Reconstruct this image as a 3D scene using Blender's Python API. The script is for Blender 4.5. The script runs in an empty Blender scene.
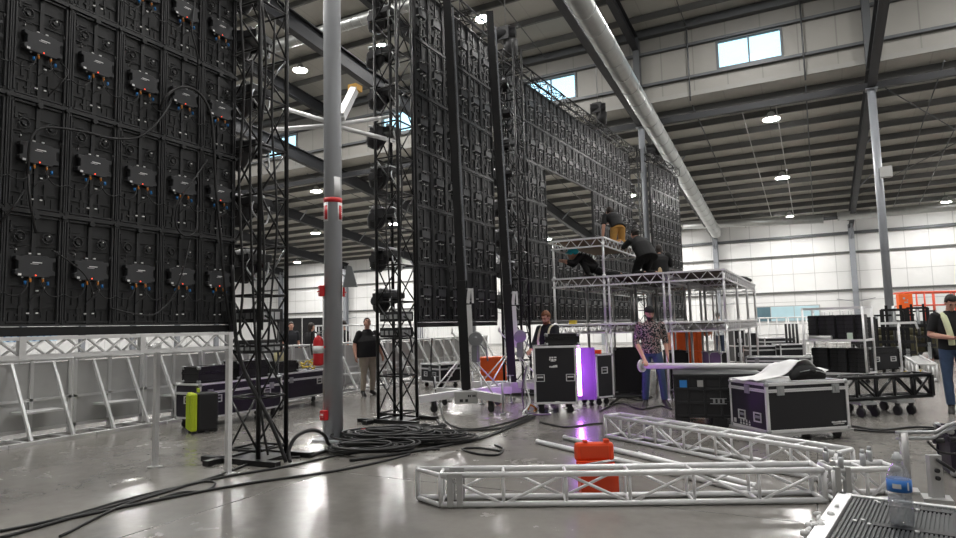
import bpy, bmesh, math, random
from mathutils import Vector, Matrix, Euler
R = math.radians
random.seed(7)
SC = bpy.context.scene
COL = SC.collection
# ------------------------------------------------------------------ camera model (used to read positions off the ground)
FPX = 637.0
PSI, PIT, ROLL = R(27.9), R(5.17), R(1.45)
CAM = Vector((0, 0, 1.5))
F0 = Vector((-math.sin(PSI), math.cos(PSI), 0)); R0 = Vector((math.cos(PSI), math.sin(PSI), 0)); ZV = Vector((0, 0, 1))
FW = F0*math.cos(PIT)+ZV*math.sin(PIT); U0 = ZV*math.cos(PIT)-F0*math.sin(PIT)
RT = R0*math.cos(ROLL)-U0*math.sin(ROLL); UP = U0*math.cos(ROLL)+R0*math.sin(ROLL)
def ray(x, y): return FW+RT*((x-478)/FPX)+UP*((269-y)/FPX)
def G(x, y, h=0.0):
    r = ray(x, y); return CAM+r*((h-1.5)/r.z)
def D(x, y, d): return CAM+ray(x, y)*d
def atX(x, y, X): r = ray(x, y); return CAM+r*(X/r.x)
def atY(x, y, Y): r = ray(x, y); return CAM+r*(Y/r.y)
def hdir(a, b=0.0):            # a*right + b*away, horizontal
    return (R0*a+F0*b).normalized()
def face(v): return math.atan2(-v.x, v.y)     # rotation that turns local +y to v
# ------------------------------------------------------------------ materials
MATS = {}
def mat(name, col, rough=0.5, metal=0.0, var=0.06, scale=8.0, bump=0.0, spec=0.5, emit=None, es=0.0, alpha=None, trans=0.0, ior=1.45, coat=0.0):
    m = bpy.data.materials.new(name); m.use_nodes = True
    nt = m.node_tree; N = nt.nodes; L = nt.links
    b = N['Principled BSDF']
    b.inputs['Roughness'].default_value = rough; b.inputs['Metallic'].default_value = metal
    b.inputs['Specular IOR Level'].default_value = spec
    b.inputs['Transmission Weight'].default_value = trans; b.inputs['IOR'].default_value = ior
    b.inputs['Coat Weight'].default_value = coat
    tc = N.new('ShaderNodeTexCoord'); no = N.new('ShaderNodeTexNoise'); no.inputs['Scale'].default_value = scale; no.inputs['Detail'].default_value = 4
    L.new(tc.outputs['Object'], no.inputs['Vector'])
    mx = N.new('ShaderNodeMix'); mx.data_type = 'RGBA'
    c = list(col)+[1.0]
    mx.inputs[6].default_value = [max(0, k*(1-var)) for k in c[:3]]+[1]
    mx.inputs[7].default_value = [min(1, k*(1+var)) for k in c[:3]]+[1]
    L.new(no.outputs['Fac'], mx.inputs[0]); L.new(mx.outputs[2], b.inputs['Base Color'])
    mr = N.new('ShaderNodeMapRange'); mr.inputs[3].default_value = max(0.02, rough-0.06); mr.inputs[4].default_value = min(1, rough+0.06)
    L.new(no.outputs['Fac'], mr.inputs[0]); L.new(mr.outputs[0], b.inputs['Roughness'])
    if bump:
        bp = N.new('ShaderNodeBump'); bp.inputs['Strength'].default_value = bump; bp.inputs['Distance'].default_value = 0.01
        L.new(no.outputs['Fac'], bp.inputs['Height']); L.new(bp.outputs[0], b.inputs['Normal'])
    if emit is not None:
        b.inputs['Emission Color'].default_value = list(emit)+[1]; b.inputs['Emission Strength'].default_value = es
    if alpha is not None: b.inputs['Alpha'].default_value = alpha
    MATS[name] = m
    return m
led = mat('led_black_plastic', (.017, .0175, .0185), .5, 0, .3, 14, .1, spec=.4)
ledb = mat('led_dark_rail', (.026, .0265, .028), .42, .1, .2, 14, spec=.45)
box_m = mat('hub_grey', (.042, .043, .046), .42, .1, .12, 10, spec=.4)
loop_m = mat('grey_loop', (.10, .10, .105), .4, .5, .12, 10)
blk = mat('black_powder_coat', (.012, .012, .013), .38, .2, .2, 20)
blkm = mat('black_plastic', (.018, .018, .02), .45, 0, .2, 12)
rub = mat('black_rubber', (.016, .016, .017), .5, 0, .2, 20)
case_m = mat('black_laminate', (.014, .014, .017), .42, 0, .15, 30)
case_p = mat('purple_black_laminate', (.017, .013, .026), .4, 0, .15, 30)
alu = mat('aluminium', (.80, .80, .81), .36, .40, .08, 6)
alud = mat('dull_aluminium', (.50, .50, .50), .45, .7, .12, 6)
alup = mat('pale_aluminium', (.66, .66, .66), .42, .35, .08, 6)
zinc = mat('zinc', (.42, .43, .44), .4, .8, .12, 12)
white = mat('white_plastic', (.75, .75, .75), .45, 0, .04, 5)
whitec = mat('white_sheet', (.80, .80, .80), .7, 0, .03, 5)
label_w = mat('white_label', (.75, .75, .75), .5, 0, .03, 10)
red = mat('red_paint', (.55, .02, .025), .35, 0, .08, 8)
orange = mat('orange_plastic', (.85, .13, .015), .38, 0, .06, 8)
orange2 = mat('orange_red_plastic', (.80, .075, .015), .38, 0, .06, 8)
blue_m = mat('blue_plug', (.03, .22, .6), .4, 0, .05, 8)
amber = mat('amber_plug', (.85, .30, .05), .4, 0, .05, 8)
yellow = mat('yellow_paint', (.75, .55, .06), .5, 0, .06, 8)
lime = mat('lime_plastic', (.58, .72, .03), .4, 0, .06, 8)
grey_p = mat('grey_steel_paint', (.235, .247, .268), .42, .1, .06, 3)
col_m = mat('column_paint', (.40, .415, .44), .42, .05, .05, 3)
mesh_m = mat('barricade_sheet', (.50, .50, .495), .5, .2, .1, 5)
grey_d = mat('dark_steel_paint', (.085, .09, .095), .5, .2, .12, 3)
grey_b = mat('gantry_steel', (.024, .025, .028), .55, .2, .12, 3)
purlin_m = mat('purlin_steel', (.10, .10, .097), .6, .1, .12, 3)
galv = mat('galvanised_duct', (.42, .43, .42), .38, .8, .15, 5)
ply = mat('plywood', (.22, .14, .08), .6, 0, .2, 5)
deckm = mat('deck_top', (.05, .04, .035), .6, 0, .2, 5)
jug_m = mat('pale_yellow_jug', (.72, .66, .40), .4, 0, .06, 8)
skin = mat('skin', (.55, .30, .22), .5, 0, .08, 12)
skin_d = mat('skin_brown', (.32, .17, .11), .5, 0, .08, 12)
cloth_k = mat('black_cotton', (.012, .012, .013), .85, 0, .2, 20, .3)
cloth_n = mat('navy_black_cotton', (.016, .017, .022), .85, 0, .2, 20, .3)
jeans = mat('blue_denim', (.045, .075, .14), .85, 0, .25, 18, .3)
jeans_d = mat('dark_denim', (.022, .032, .06), .85, 0, .25, 18, .3)
khaki = mat('khaki_cotton', (.33, .29, .23), .85, 0, .12, 14, .3)
duck = mat('tan_canvas', (.42, .23, .06), .85, 0, .15, 14, .3)
hair_b = mat('dark_brown_hair', (.02, .013, .01), .6, 0, .3, 40, .4)
hair_r = mat('auburn_hair', (.16, .06, .025), .6, 0, .3, 40, .4)
shoe_m = mat('black_leather', (.012, .011, .01), .5, 0, .2, 12)
sole_m = mat('tan_sole', (.55, .42, .25), .7, 0, .1, 12)
teal = mat('teal_helmet', (.03, .50, .62), .35, 0, .06, 8)
vest_y = mat('pale_hi_vis', (.70, .74, .48), .7, 0, .06, 8)
vest_g = mat('green_cloth', (.08, .30, .17), .8, 0, .12, 12)
palegrey = mat('pale_grey_cotton', (.45, .47, .50), .8, 0, .1, 12)
eye_m = mat('eye', (.12, .09, .08), .2, 0, .1, 12)
lip_m = mat('lip', (.42, .17, .14), .5, 0, .1, 12)
lens_m = mat('high_bay_lens', (.9, .9, .9), .5, emit=(1.0, .98, .95), es=520)
lens_s = mat('spot_lens', (.9, .9, .9), .4, emit=(1.0, .98, .95), es=25)
strip_m = mat('violet_tube', (.8, .6, .9), .5, emit=(.58, .16, 1.0), es=50)
red_led = mat('red_indicator', (.6, .05, .03), .4, emit=(1, .08, .03), es=2.5)
ltgrey = mat('light_grey_panel', (.38, .38, .37), .5, .1, .08, 8)
winch_m = mat('winch_grey', (.30, .31, .32), .4, .6, .12, 10)
purple_p = mat('purple_and_glow', (.16, .09, .22), .45, 0, .1, 8)  # a case's own purple; tube glow put into the rack door and one cable
sensor_m = mat('grey_hood', (.22, .23, .24), .5, .2, .1, 8)
ret = mat('brown_deck_edge', (.10, .075, .055), .6, .1, .2, 6)

def floral_mat():
    m = bpy.data.materials.new('floral_print'); m.use_nodes = True
    N = m.node_tree.nodes; L = m.node_tree.links; b = N['Principled BSDF']; b.inputs['Roughness'].default_value = .85
    tc = N.new('ShaderNodeTexCoord'); vo = N.new('ShaderNodeTexVoronoi'); vo.inputs['Scale'].default_value = 26
    no = N.new('ShaderNodeTexNoise'); no.inputs['Scale'].default_value = 34; no.inputs['Detail'].default_value = 2
    L.new(tc.outputs['Object'], no.inputs['Vector']); L.new(tc.outputs['Object'], vo.inputs['Vector'])
    cr = N.new('ShaderNodeValToRGB'); e = cr.color_ramp.elements
    e[0].position = .50; e[0].color = (.015, .014, .016, 1); e[1].position = .56; e[1].color = (.48, .44, .42, 1)
    e2 = cr.color_ramp.elements.new(.62); e2.color = (.30, .10, .10, 1)
    e3 = cr.color_ramp.elements.new(.68); e3.color = (.03, .03, .035, 1)
    L.new(no.outputs['Fac'], cr.inputs[0]); L.new(cr.outputs[0], b.inputs['Base Color'])
    return m
floral = floral_mat()

def glass_mat(name, col, op=0.25, rough=0.03):
    m = bpy.data.materials.new(name); m.use_nodes = True
    N = m.node_tree.nodes; L = m.node_tree.links; b = N['Principled BSDF']; out = N['Material Output']
    b.inputs['Base Color'].default_value = list(col)+[1]; b.inputs['Roughness'].default_value = rough
    no = N.new('ShaderNodeTexNoise'); no.inputs['Scale'].default_value = 3
    mr = N.new('ShaderNodeMapRange'); mr.inputs[3].default_value = op*.8; mr.inputs[4].default_value = op*1.2
    L.new(no.outputs['Fac'], mr.inputs[0])
    t = N.new('ShaderNodeBsdfTransparent'); mx = N.new('ShaderNodeMixShader')
    L.new(mr.outputs[0], mx.inputs[0]); L.new(t.outputs[0], mx.inputs[1]); L.new(b.outputs[0], mx.inputs[2]); L.new(mx.outputs[0], out.inputs[0])
    return m
pane_m = glass_mat('window_glass', (.6, .75, .8), .12)
def clear_mat(name, tint, lo=.06, hi=.75):
    m = bpy.data.materials.new(name); m.use_nodes = True
    N = m.node_tree.nodes; L = m.node_tree.links; out = N['Material Output']; N.remove(N['Principled BSDF'])
    lw = N.new('ShaderNodeLayerWeight'); lw.inputs[0].default_value = .45
    no = N.new('ShaderNodeTexNoise'); no.inputs['Scale'].default_value = 60; bp = N.new('ShaderNodeBump'); bp.inputs['Strength'].default_value = 1.0; bp.inputs['Distance'].default_value = .006
    L.new(no.outputs['Fac'], bp.inputs['Height']); L.new(bp.outputs[0], lw.inputs['Normal'])
    mr = N.new('ShaderNodeMapRange'); mr.inputs[3].default_value = lo; mr.inputs[4].default_value = hi; L.new(lw.outputs['Facing'], mr.inputs[0])
    t = N.new('ShaderNodeBsdfTransparent'); t.inputs[0].default_value = list(tint)+[1]; g = N.new('ShaderNodeBsdfGlossy'); g.inputs['Roughness'].default_value = .12; L.new(bp.outputs[0], g.inputs['Normal'])
    mx = N.new('ShaderNodeMixShader'); L.new(mr.outputs[0], mx.inputs[0]); L.new(t.outputs[0], mx.inputs[1]); L.new(g.outputs[0], mx.inputs[2]); L.new(mx.outputs[0], out.inputs[0])
    return m
bottle_m = clear_mat('clear_plastic', (.97, .98, 1.0), .05, .85)
water_m = clear_mat('water', (.90, .93, .97), .10, .5)
mesh_gl = glass_mat('scrim', (.45, .45, .44), .80, .6)

def floor_mat():
    m = bpy.data.materials.new('polished_concrete'); m.use_nodes = True
    N = m.node_tree.nodes; L = m.node_tree.links; b = N['Principled BSDF']
    tc = N.new('ShaderNodeTexCoord')
    n1 = N.new('ShaderNodeTexNoise'); n1.inputs['Scale'].default_value = .55; n1.inputs['Detail'].default_value = 7; n1.inputs['Roughness'].default_value = .62
    n2 = N.new('ShaderNodeTexNoise'); n2.inputs['Scale'].default_value = 5; n2.inputs['Detail'].default_value = 8; n2.inputs['Roughness'].default_value = .7
    L.new(tc.outputs['Object'], n1.inputs['Vector']); L.new(tc.outputs['Object'], n2.inputs['Vector'])
    cr = N.new('ShaderNodeValToRGB'); e = cr.color_ramp.elements
    e[0].position = .3; e[0].color = (.145, .136, .123, 1); e[1].position = .7; e[1].color = (.255, .242, .222, 1)
    ad = N.new('ShaderNodeMath'); ad.operation = 'MULTIPLY_ADD'; ad.inputs[1].default_value = .35; 
    L.new(n2.outputs['Fac'], ad.inputs[0])
    mu = N.new('ShaderNodeMath'); mu.operation = 'MULTIPLY'; mu.inputs[1].default_value = .65
    L.new(n1.outputs['Fac'], mu.inputs[0]); L.new(mu.outputs[0], ad.inputs[2])
    L.new(ad.outputs[0], cr.inputs[0])
    # saw-cut joints every 4.6 m
    sx = N.new('ShaderNodeSeparateXYZ'); L.new(tc.outputs['Object'], sx.inputs[0])
    def joint(sock, off):
        a = N.new('ShaderNodeMath'); a.operation = 'ADD'; a.inputs[1].default_value = off; L.new(sock, a.inputs[0])
        p = N.new('ShaderNodeMath'); p.operation = 'PINGPONG'; p.inputs[1].default_value = 2.3; L.new(a.outputs[0], p.inputs[0])
        l = N.new('ShaderNodeMath'); l.operation = 'LESS_THAN'; l.inputs[1].default_value = .006; L.new(p.outputs[0], l.inputs[0]); return l
    j1 = joint(sx.outputs[0], 101.3); j2 = joint(sx.outputs[1], 100.4)
    mxm = N.new('ShaderNodeMath'); mxm.operation = 'MAXIMUM'; L.new(j1.outputs[0], mxm.inputs[0]); L.new(j2.outputs[0], mxm.inputs[1])
    mx = N.new('ShaderNodeMix'); mx.data_type = 'RGBA'; mx.inputs[7].default_value = (.09, .085, .08, 1)
    L.new(mxm.outputs[0], mx.inputs[0]); L.new(cr.outputs[0], mx.inputs[6]); L.new(mx.outputs[2], b.inputs['Base Color'])
    mr = N.new('ShaderNodeMapRange'); mr.inputs[1].default_value = .3; mr.inputs[2].default_value = .7; mr.inputs[3].default_value = .15; mr.inputs[4].default_value = .31
    L.new(ad.outputs[0], mr.inputs[0]); L.new(mr.outputs[0], b.inputs['Roughness'])
    b.inputs['Specular IOR Level'].default_value = .75
    bp = N.new('ShaderNodeBump'); bp.inputs['Strength'].default_value = .04; bp.inputs['Distance'].default_value = .02
    L.new(n1.outputs['Fac'], bp.inputs['Height']); L.new(bp.outputs[0], b.inputs['Normal'])
    return m
floor_m = floor_mat()

def seam_mat(name, col, axis, step, dark=.72, bump=.5, rough=.55):
    m = bpy.data.materials.new(name); m.use_nodes = True
    N = m.node_tree.nodes; L = m.node_tree.links; b = N['Principled BSDF']; b.inputs['Roughness'].default_value = rough
    tc = N.new('ShaderNodeTexCoord'); sx = N.new('ShaderNodeSeparateXYZ'); L.new(tc.outputs['Object'], sx.inputs[0])
    a = N.new('ShaderNodeMath'); a.operation = 'ADD'; a.inputs[1].default_value = 200*step; L.new(sx.outputs[axis], a.inputs[0])
    p = N.new('ShaderNodeMath'); p.operation = 'PINGPONG'; p.inputs[1].default_value = step/2; L.new(a.outputs[0], p.inputs[0])
    l = N.new('ShaderNodeMath'); l.operation = 'LESS_THAN'; l.inputs[1].default_value = .022; L.new(p.outputs[0], l.inputs[0])
    no = N.new('ShaderNodeTexNoise'); no.inputs['Scale'].default_value = 1.4; no.inputs['Detail'].default_value = 5; L.new(tc.outputs['Object'], no.inputs['Vector'])
    mx = N.new('ShaderNodeMix'); mx.data_type = 'RGBA'
    mx.inputs[6].default_value = [k*.93 for k in col]+[1]; mx.inputs[7].default_value = [min(1, k*1.05) for k in col]+[1]
    L.new(no.outputs['Fac'], mx.inputs[0])
    m2 = N.new('ShaderNodeMix'); m2.data_type = 'RGBA'; m2.inputs[7].default_value = [k*dark for k in col]+[1]
    L.new(l.outputs[0], m2.inputs[0]); L.new(mx.outputs[2], m2.inputs[6]); L.new(m2.outputs[2], b.inputs['Base Color'])
    bp = N.new('ShaderNodeBump'); bp.inputs['Strength'].default_value = bump; bp.inputs['Distance'].default_value = .05
    L.new(no.outputs['Fac'], bp.inputs['Height']); L.new(bp.outputs[0], b.inputs['Normal'])
    return m
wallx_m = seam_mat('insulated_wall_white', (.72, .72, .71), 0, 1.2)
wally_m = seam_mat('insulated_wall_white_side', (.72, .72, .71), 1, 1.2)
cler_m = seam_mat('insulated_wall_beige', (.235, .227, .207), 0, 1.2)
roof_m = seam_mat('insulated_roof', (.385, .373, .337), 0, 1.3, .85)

# ------------------------------------------------------------------ mesh builder
def frame(d, up=ZV):
    d = Vector(d).normalized(); u = Vector(up)
    if abs(d.dot(u)) > .98: u = Vector((0, 1, 0)) if abs(d.y) < .9 else Vector((1, 0, 0))
    s = d.cross(u).normalized(); return s, s.cross(d).normalized()
class M:
    def __init__(s): s.v = []; s.f = []; s.m = []; s.s = []; s.cur = 0
    def add(s, vs, fs, sm=False):
        o = len(s.v); s.v += [Vector(p) for p in vs]
        for f in fs: s.f.append([i+o for i in f]); s.m.append(s.cur); s.s.append(sm)
        return s
    def mi(s, k): s.cur = k; return s
    def box(s, c, sz, rot=None):
        c = Vector(c); h = Vector(sz)*.5; vs = []
        for z in (-1, 1):
            for (x, y) in ((-1, -1), (1, -1), (1, 1), (-1, 1)):
                p = Vector((x*h.x, y*h.y, z*h.z)); vs.append(c+(rot @ p if rot else p))
        return s.add(vs, [(3, 2, 1, 0), (4, 5, 6, 7), (0, 1, 5, 4), (1, 2, 6, 5), (2, 3, 7, 6), (3, 0, 4, 7)])
    def b2(s, a, b):
        a = Vector(a); b = Vector(b); return s.box((a+b)/2, [abs(k) for k in (b-a)])
    def bar(s, a, b, w, h, up=ZV):
        a = Vector(a); b = Vector(b); x, u = frame(b-a, up); x = x*w/2; u = u*h/2
        vs = [a-x-u, a+x-u, a+x+u, a-x+u, b-x-u, b+x-u, b+x+u, b-x+u]
        return s.add(vs, [(0, 1, 2, 3), (7, 6, 5, 4), (4, 5, 1, 0), (5, 6, 2, 1), (6, 7, 3, 2), (7, 4, 0, 3)])
    def path(s, pts, r, n=8, cap=True):
        pts = [Vector(p) for p in pts]; k = len(pts); rr = r if hasattr(r, '__len__') else [r]*k
        vs = []; ref = None
        for i, p in enumerate(pts):
            d = pts[min(i+1, k-1)]-pts[max(i-1, 0)]
            if d.length < 1e-9: d = Vector((0, 0, 1))
            d.normalize()
            if ref is None: a, b = frame(d)
            else:
                a = (ref-d*ref.dot(d))
                a = a.normalized() if a.length > 1e-6 else frame(d)[0]
                b = a.cross(d)
            ref = a
            for j in range(n):
                t = 2*math.pi*j/n; vs.append(p+(a*math.cos(t)+b*math.sin(t))*rr[i])
        fs = []
        for i in range(k-1):
            for j in range(n):
                j2 = (j+1) % n; fs.append((i*n+j, (i+1)*n+j, (i+1)*n+j2, i*n+j2))
        s.add(vs, fs, True)
        if cap:
            o = len(s.v)-len(vs)
            s.f.append([o+j for j in range(n)]); s.m.append(s.cur); s.s.append(False)
            s.f.append([o+(k-1)*n+j for j in range(n)][::-1]); s.m.append(s.cur); s.s.append(False)
        return s
    def tube(s, a, b, r, n=8): return s.path([a, b], r, n)
    def cyl(s, c, d, r, L, n=14):
        d = Vector(d).normalized()*L/2; c = Vector(c); return s.path([c-d, c+d], r, n)
    def lathe(s, c, prof, n=16, axis=ZV, up=None):
        c = Vector(c); ax = Vector(axis).normalized(); a, b = frame(ax, up or Vector((0, 1, 0)))
        vs = []; k = len(prof)
        for (r, h) in prof:
            for j in range(n):
                t = 2*math.pi*j/n; vs.append(c+ax*h+(a*math.cos(t)+b*math.sin(t))*max(r, 1e-4))
        fs = [(i*n+j, i*n+(j+1) % n, (i+1)*n+(j+1) % n, (i+1)*n+j) for i in range(k-1) for j in range(n)]
        fs += [tuple(range(n))[::-1], tuple(range((k-1)*n, k*n))]
        return s.add(vs, fs, True)
    def ell(s, c, r, rot=None, nu=14, nv=9, fn=None):
        c = Vector(c); r = Vector(r) if hasattr(r, '__len__') else Vector((r, r, r)); vs = []
        for i in range(nv+1):
            ph = -math.pi/2+math.pi*i/nv
            for j in range(nu):
                t = 2*math.pi*j/nu
                u = Vector((math.cos(ph)*math.cos(t), math.cos(ph)*math.sin(t), math.sin(ph)))
                if fn: u = u*fn(u)
                p = Vector((u.x*r.x, u.y*r.y, u.z*r.z)); vs.append(c+(rot @ p if rot else p))
        fs = [(i*nu+j, i*nu+(j+1) % nu, (i+1)*nu+(j+1) % nu, (i+1)*nu+j) for i in range(nv) for j in range(nu)]
        return s.add(vs, fs, True)
    def loft(s, rings, n=18):
        # rings: (centre, vector a, vector b)
        vs = []
        for (c, a, b) in rings:
            for j in range(n):
                t = 2*math.pi*j/n; vs.append(Vector(c)+Vector(a)*math.cos(t)+Vector(b)*math.sin(t))
        k = len(rings)
        fs = [(i*n+j, i*n+(j+1) % n, (i+1)*n+(j+1) % n, (i+1)*n+j) for i in range(k-1) for j in range(n)]
        fs += [tuple(range(n))[::-1], tuple(range((k-1)*n, k*n))]
        return s.add(vs, fs, True)
    def poly(s, pts, ext):         # prism: outline pts (3D) extruded by vector ext
        n = len(pts); e = Vector(ext); vs = [Vector(p) for p in pts]+[Vector(p)+e for p in pts]
        fs = [tuple(range(n))[::-1], tuple(range(n, 2*n))]+[(i, (i+1) % n, n+(i+1) % n, n+i) for i in range(n)]
        return s.add(vs, fs)
    def xf(s, mt): s.v = [mt @ p for p in s.v]; return s
def wm(o):
    m = Matrix.LocRotScale(o.location, o.rotation_euler, o.scale)
    return wm(o.parent) @ m if o.parent else m
SPLIT = {'end_frame', 'rail', 'joint_plate', 'handle_slot', 'corner', 'latch', 'rivet', 'plug', 'ring_boss', 'lead', 'eye', 'eyebrow', 'vest_strap', 'coupling_pin', 'cable_clamp', 'edge_strip', 'fin', 'socket', 'arm', 'cross_bar', 'winch_bracket', 'pictogram', 'mast', 'wiring', 'guard_rail'}
def clusters(b):
    n = len(b.v); par = list(range(n))
    def find(a):
        while par[a] != a: par[a] = par[par[a]]; a = par[a]
        return a
    for f in b.f:
        for k in f[1:]: par[find(k)] = find(f[0])
    comp = {}
    for i in range(n): comp.setdefault(find(i), []).append(i)
    keys = list(comp); bb = []
    for k in keys:
        P = [b.v[i] for i in comp[k]]; bb.append(([min(p[j] for p in P)-.002 for j in range(3)], [max(p[j] for p in P)+.002 for j in range(3)]))
    q = list(range(len(keys)))
    def fq(a):
        while q[a] != a: a = q[a]
        return a
    for i in range(len(keys)):
        for j in range(i+1, len(keys)):
            if all(bb[i][0][d] <= bb[j][1][d] and bb[j][0][d] <= bb[i][1][d] for d in range(3)): q[fq(j)] = fq(i)
    grp = {}
    for i, k in enumerate(keys): grp[k] = fq(i)
    out = {}
    for fi, f in enumerate(b.f): out.setdefault(grp[find(f[0])], []).append(fi)
    res = []
    for fl in out.values():
        m = M(); mp = {}
        for fi in fl:
            ff = []
            for i in b.f[fi]:
                if i not in mp: mp[i] = len(m.v); m.v.append(b.v[i].copy())
                ff.append(mp[i])
            m.f.append(ff); m.m.append(b.m[fi]); m.s.append(b.s[fi])
        res.append(m)
    return res
def obj(name, b, mats, parent=None, local=False, bevel=0, label=None):
    if name in SPLIT and parent is not None:
        cs = clusters(b)
        if len(cs) > 1:
            os_ = [obj1(name, c, mats, parent, local, bevel, label) for c in cs]; return os_[0]
    return obj1(name, b, mats, parent, local, bevel, label)
def obj1(name, b, mats, parent=None, local=False, bevel=0, label=None):
    me = bpy.data.meshes.new(name)
    vs = b.v
    if parent is not None and not local:
        inv = wm(parent).inverted(); vs = [inv @ p for p in vs]
    me.from_pydata([tuple(p) for p in vs], [], b.f)
    mats = mats if isinstance(mats, (list, tuple)) else [mats]
    for m in mats: me.materials.append(m)
    me.polygons.foreach_set('material_index', b.m); me.polygons.foreach_set('use_smooth', b.s)
    bm = bmesh.new(); bm.from_mesh(me); bmesh.ops.recalc_face_normals(bm, faces=bm.faces); bm.to_mesh(me); bm.free()
    me.update()
    o = bpy.data.objects.new(name, me); COL.objects.link(o)
    if parent is not None: o.parent = parent
    if bevel:
        md = o.modifiers.new('bevel', 'BEVEL'); md.width = bevel; md.segments = 2; md.limit_method = 'ANGLE'
    if label: o['label'] = label
    return o
def thing(name, label, cat, loc=(0, 0, 0), rz=0.0, group=None):
    o = bpy.data.objects.new(name, None); COL.objects.link(o); o.location = loc; o.rotation_euler = (0, 0, rz); o.empty_display_size = .1
    return tag(o, label, cat, group)
def tag(o, label, cat, group=None):
    o['label'] = label; o['category'] = cat
    if group: o['group'] = group
    return o
def solo(name, b, mats, label, cat, group=None, bevel=0, org=None):
    # a thing that is one mesh, origin at its base
    lo = Vector([min(p[i] for p in b.v) for i in range(3)]); hi = Vector([max(p[i] for p in b.v) for i in range(3)])
    c = Vector(org) if org else Vector(((lo.x+hi.x)/2, (lo.y+hi.y)/2, lo.z))
    b.v = [p-c for p in b.v]
    o = obj(name, b, mats, bevel=bevel); o.location = c
    return tag(o, label, cat, group)
def struct(name, b, mats, parent=None):
    o = obj(name, b, mats, parent); o['kind'] = 'structure'; return o
def kids(o): return [c for c in COL.objects if c.parent == o]
KID = {}
def dup(root, loc, rz, label, group=None):
    def cp(o, par):
        c = o.copy(); COL.objects.link(c)
        if par: c.parent = par
        for k in (KID[o.name] if o.name in KID else kids(o)): cp(k, c)
        return c
    if root.name not in KID:
        def idx(o):
            KID[o.name] = kids(o)
            for k in KID[o.name]: idx(k)
        idx(root)
    r = cp(root, None); r.location = loc; r.rotation_euler = (0, 0, rz); r['label'] = label
    if group: r['group'] = group
    return r
def catmull(pts, k=6):
    pts = [Vector(p) for p in pts]
    if len(pts) < 3: return pts
    P = [pts[0]*2-pts[1]]+pts+[pts[-1]*2-pts[-2]]; out = []
    for i in range(1, len(P)-2):
        a, b, c, d = P[i-1], P[i], P[i+1], P[i+2]
        for j in range(k):
            t = j/k; out.append(.5*((2*b)+(c-a)*t+(2*a-5*b+4*c-d)*t*t+(3*b-a-3*c+d)*t**3))
    out.append(pts[-1]); return out
ORD = ['first', 'second', 'third', 'fourth', 'fifth', 'sixth', 'seventh', 'eighth', 'ninth', 'tenth', 'eleventh', 'twelfth', 'thirteenth', 'fourteenth', 'fifteenth', 'sixteenth', 'seventeenth', 'eighteenth', 'nineteenth', 'twentieth']
# ================================================================== the hall
XL, XR, YB, YF, YC = -48.5, 14.0, -13.0, 44.8, 24.9
FR = [-5.7+7.8*k for k in range(-5, 3)]         # frame lines
def zl(Y): return 9.2-.12*(Y-YC)                 # underside of the low rafters
def zr(Y): return zl(Y)+.9                       # low roof skin
def zh(Y): return 13.05+.12*(YC-Y)               # high roof skin
struct('floor', M().b2((XL-.3, YB-.3, -.25), (XR+.3, YF+.3, 0)), floor_m)
struct('wall_far', M().b2((XL, YF, 0), (XR, YF+.2, zr(YF)+.05)), wallx_m)
def wall_side(name, x, nm):
    b = M()
    pts = [(x, YB, 0), (x, YF, 0), (x, YF, zr(YF)+.1), (x, YC, zr(YC)+.1), (x, YC, zh(YC)+.1), (x, YB, zh(YB)+.1)]
    b.poly(pts, (.2 if x > 0 else -.2, 0, 0)); struct(name, b, nm)
wall_side('wall_left', XL, wally_m); wall_side('wall_right', XR, wally_m)
struct('wall_back', M().b2((XL, YB-.2, 0), (XR, YB, zh(YB)+.1)), wallx_m)
b = M(); b.add([(XL, YC, zr(YC)), (XR, YC, zr(YC)), (XR, YF, zr(YF)), (XL, YF, zr(YF)), (XL, YC, zr(YC)+.12), (XR, YC, zr(YC)+.12), (XR, YF, zr(YF)+.12), (XL, YF, zr(YF)+.12)], [(0, 1, 2, 3), (7, 6, 5, 4), (0, 4, 5, 1), (1, 5, 6, 2), (2, 6, 7, 3), (3, 7, 4, 0)])
struct('ceiling', b, roof_m)
b = M(); b.add([(XL, YB, zh(YB)), (XR, YB, zh(YB)), (XR, YC, zh(YC)), (XL, YC, zh(YC)), (XL, YB, zh(YB)+.12), (XR, YB, zh(YB)+.12), (XR, YC, zh(YC)+.12), (XL, YC, zh(YC)+.12)], [(0, 1, 2, 3), (7, 6, 5, 4), (0, 4, 5, 1), (1, 5, 6, 2), (2, 6, 7, 3), (3, 7, 4, 0)])
struct('ceiling_high', b, roof_m)
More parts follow.
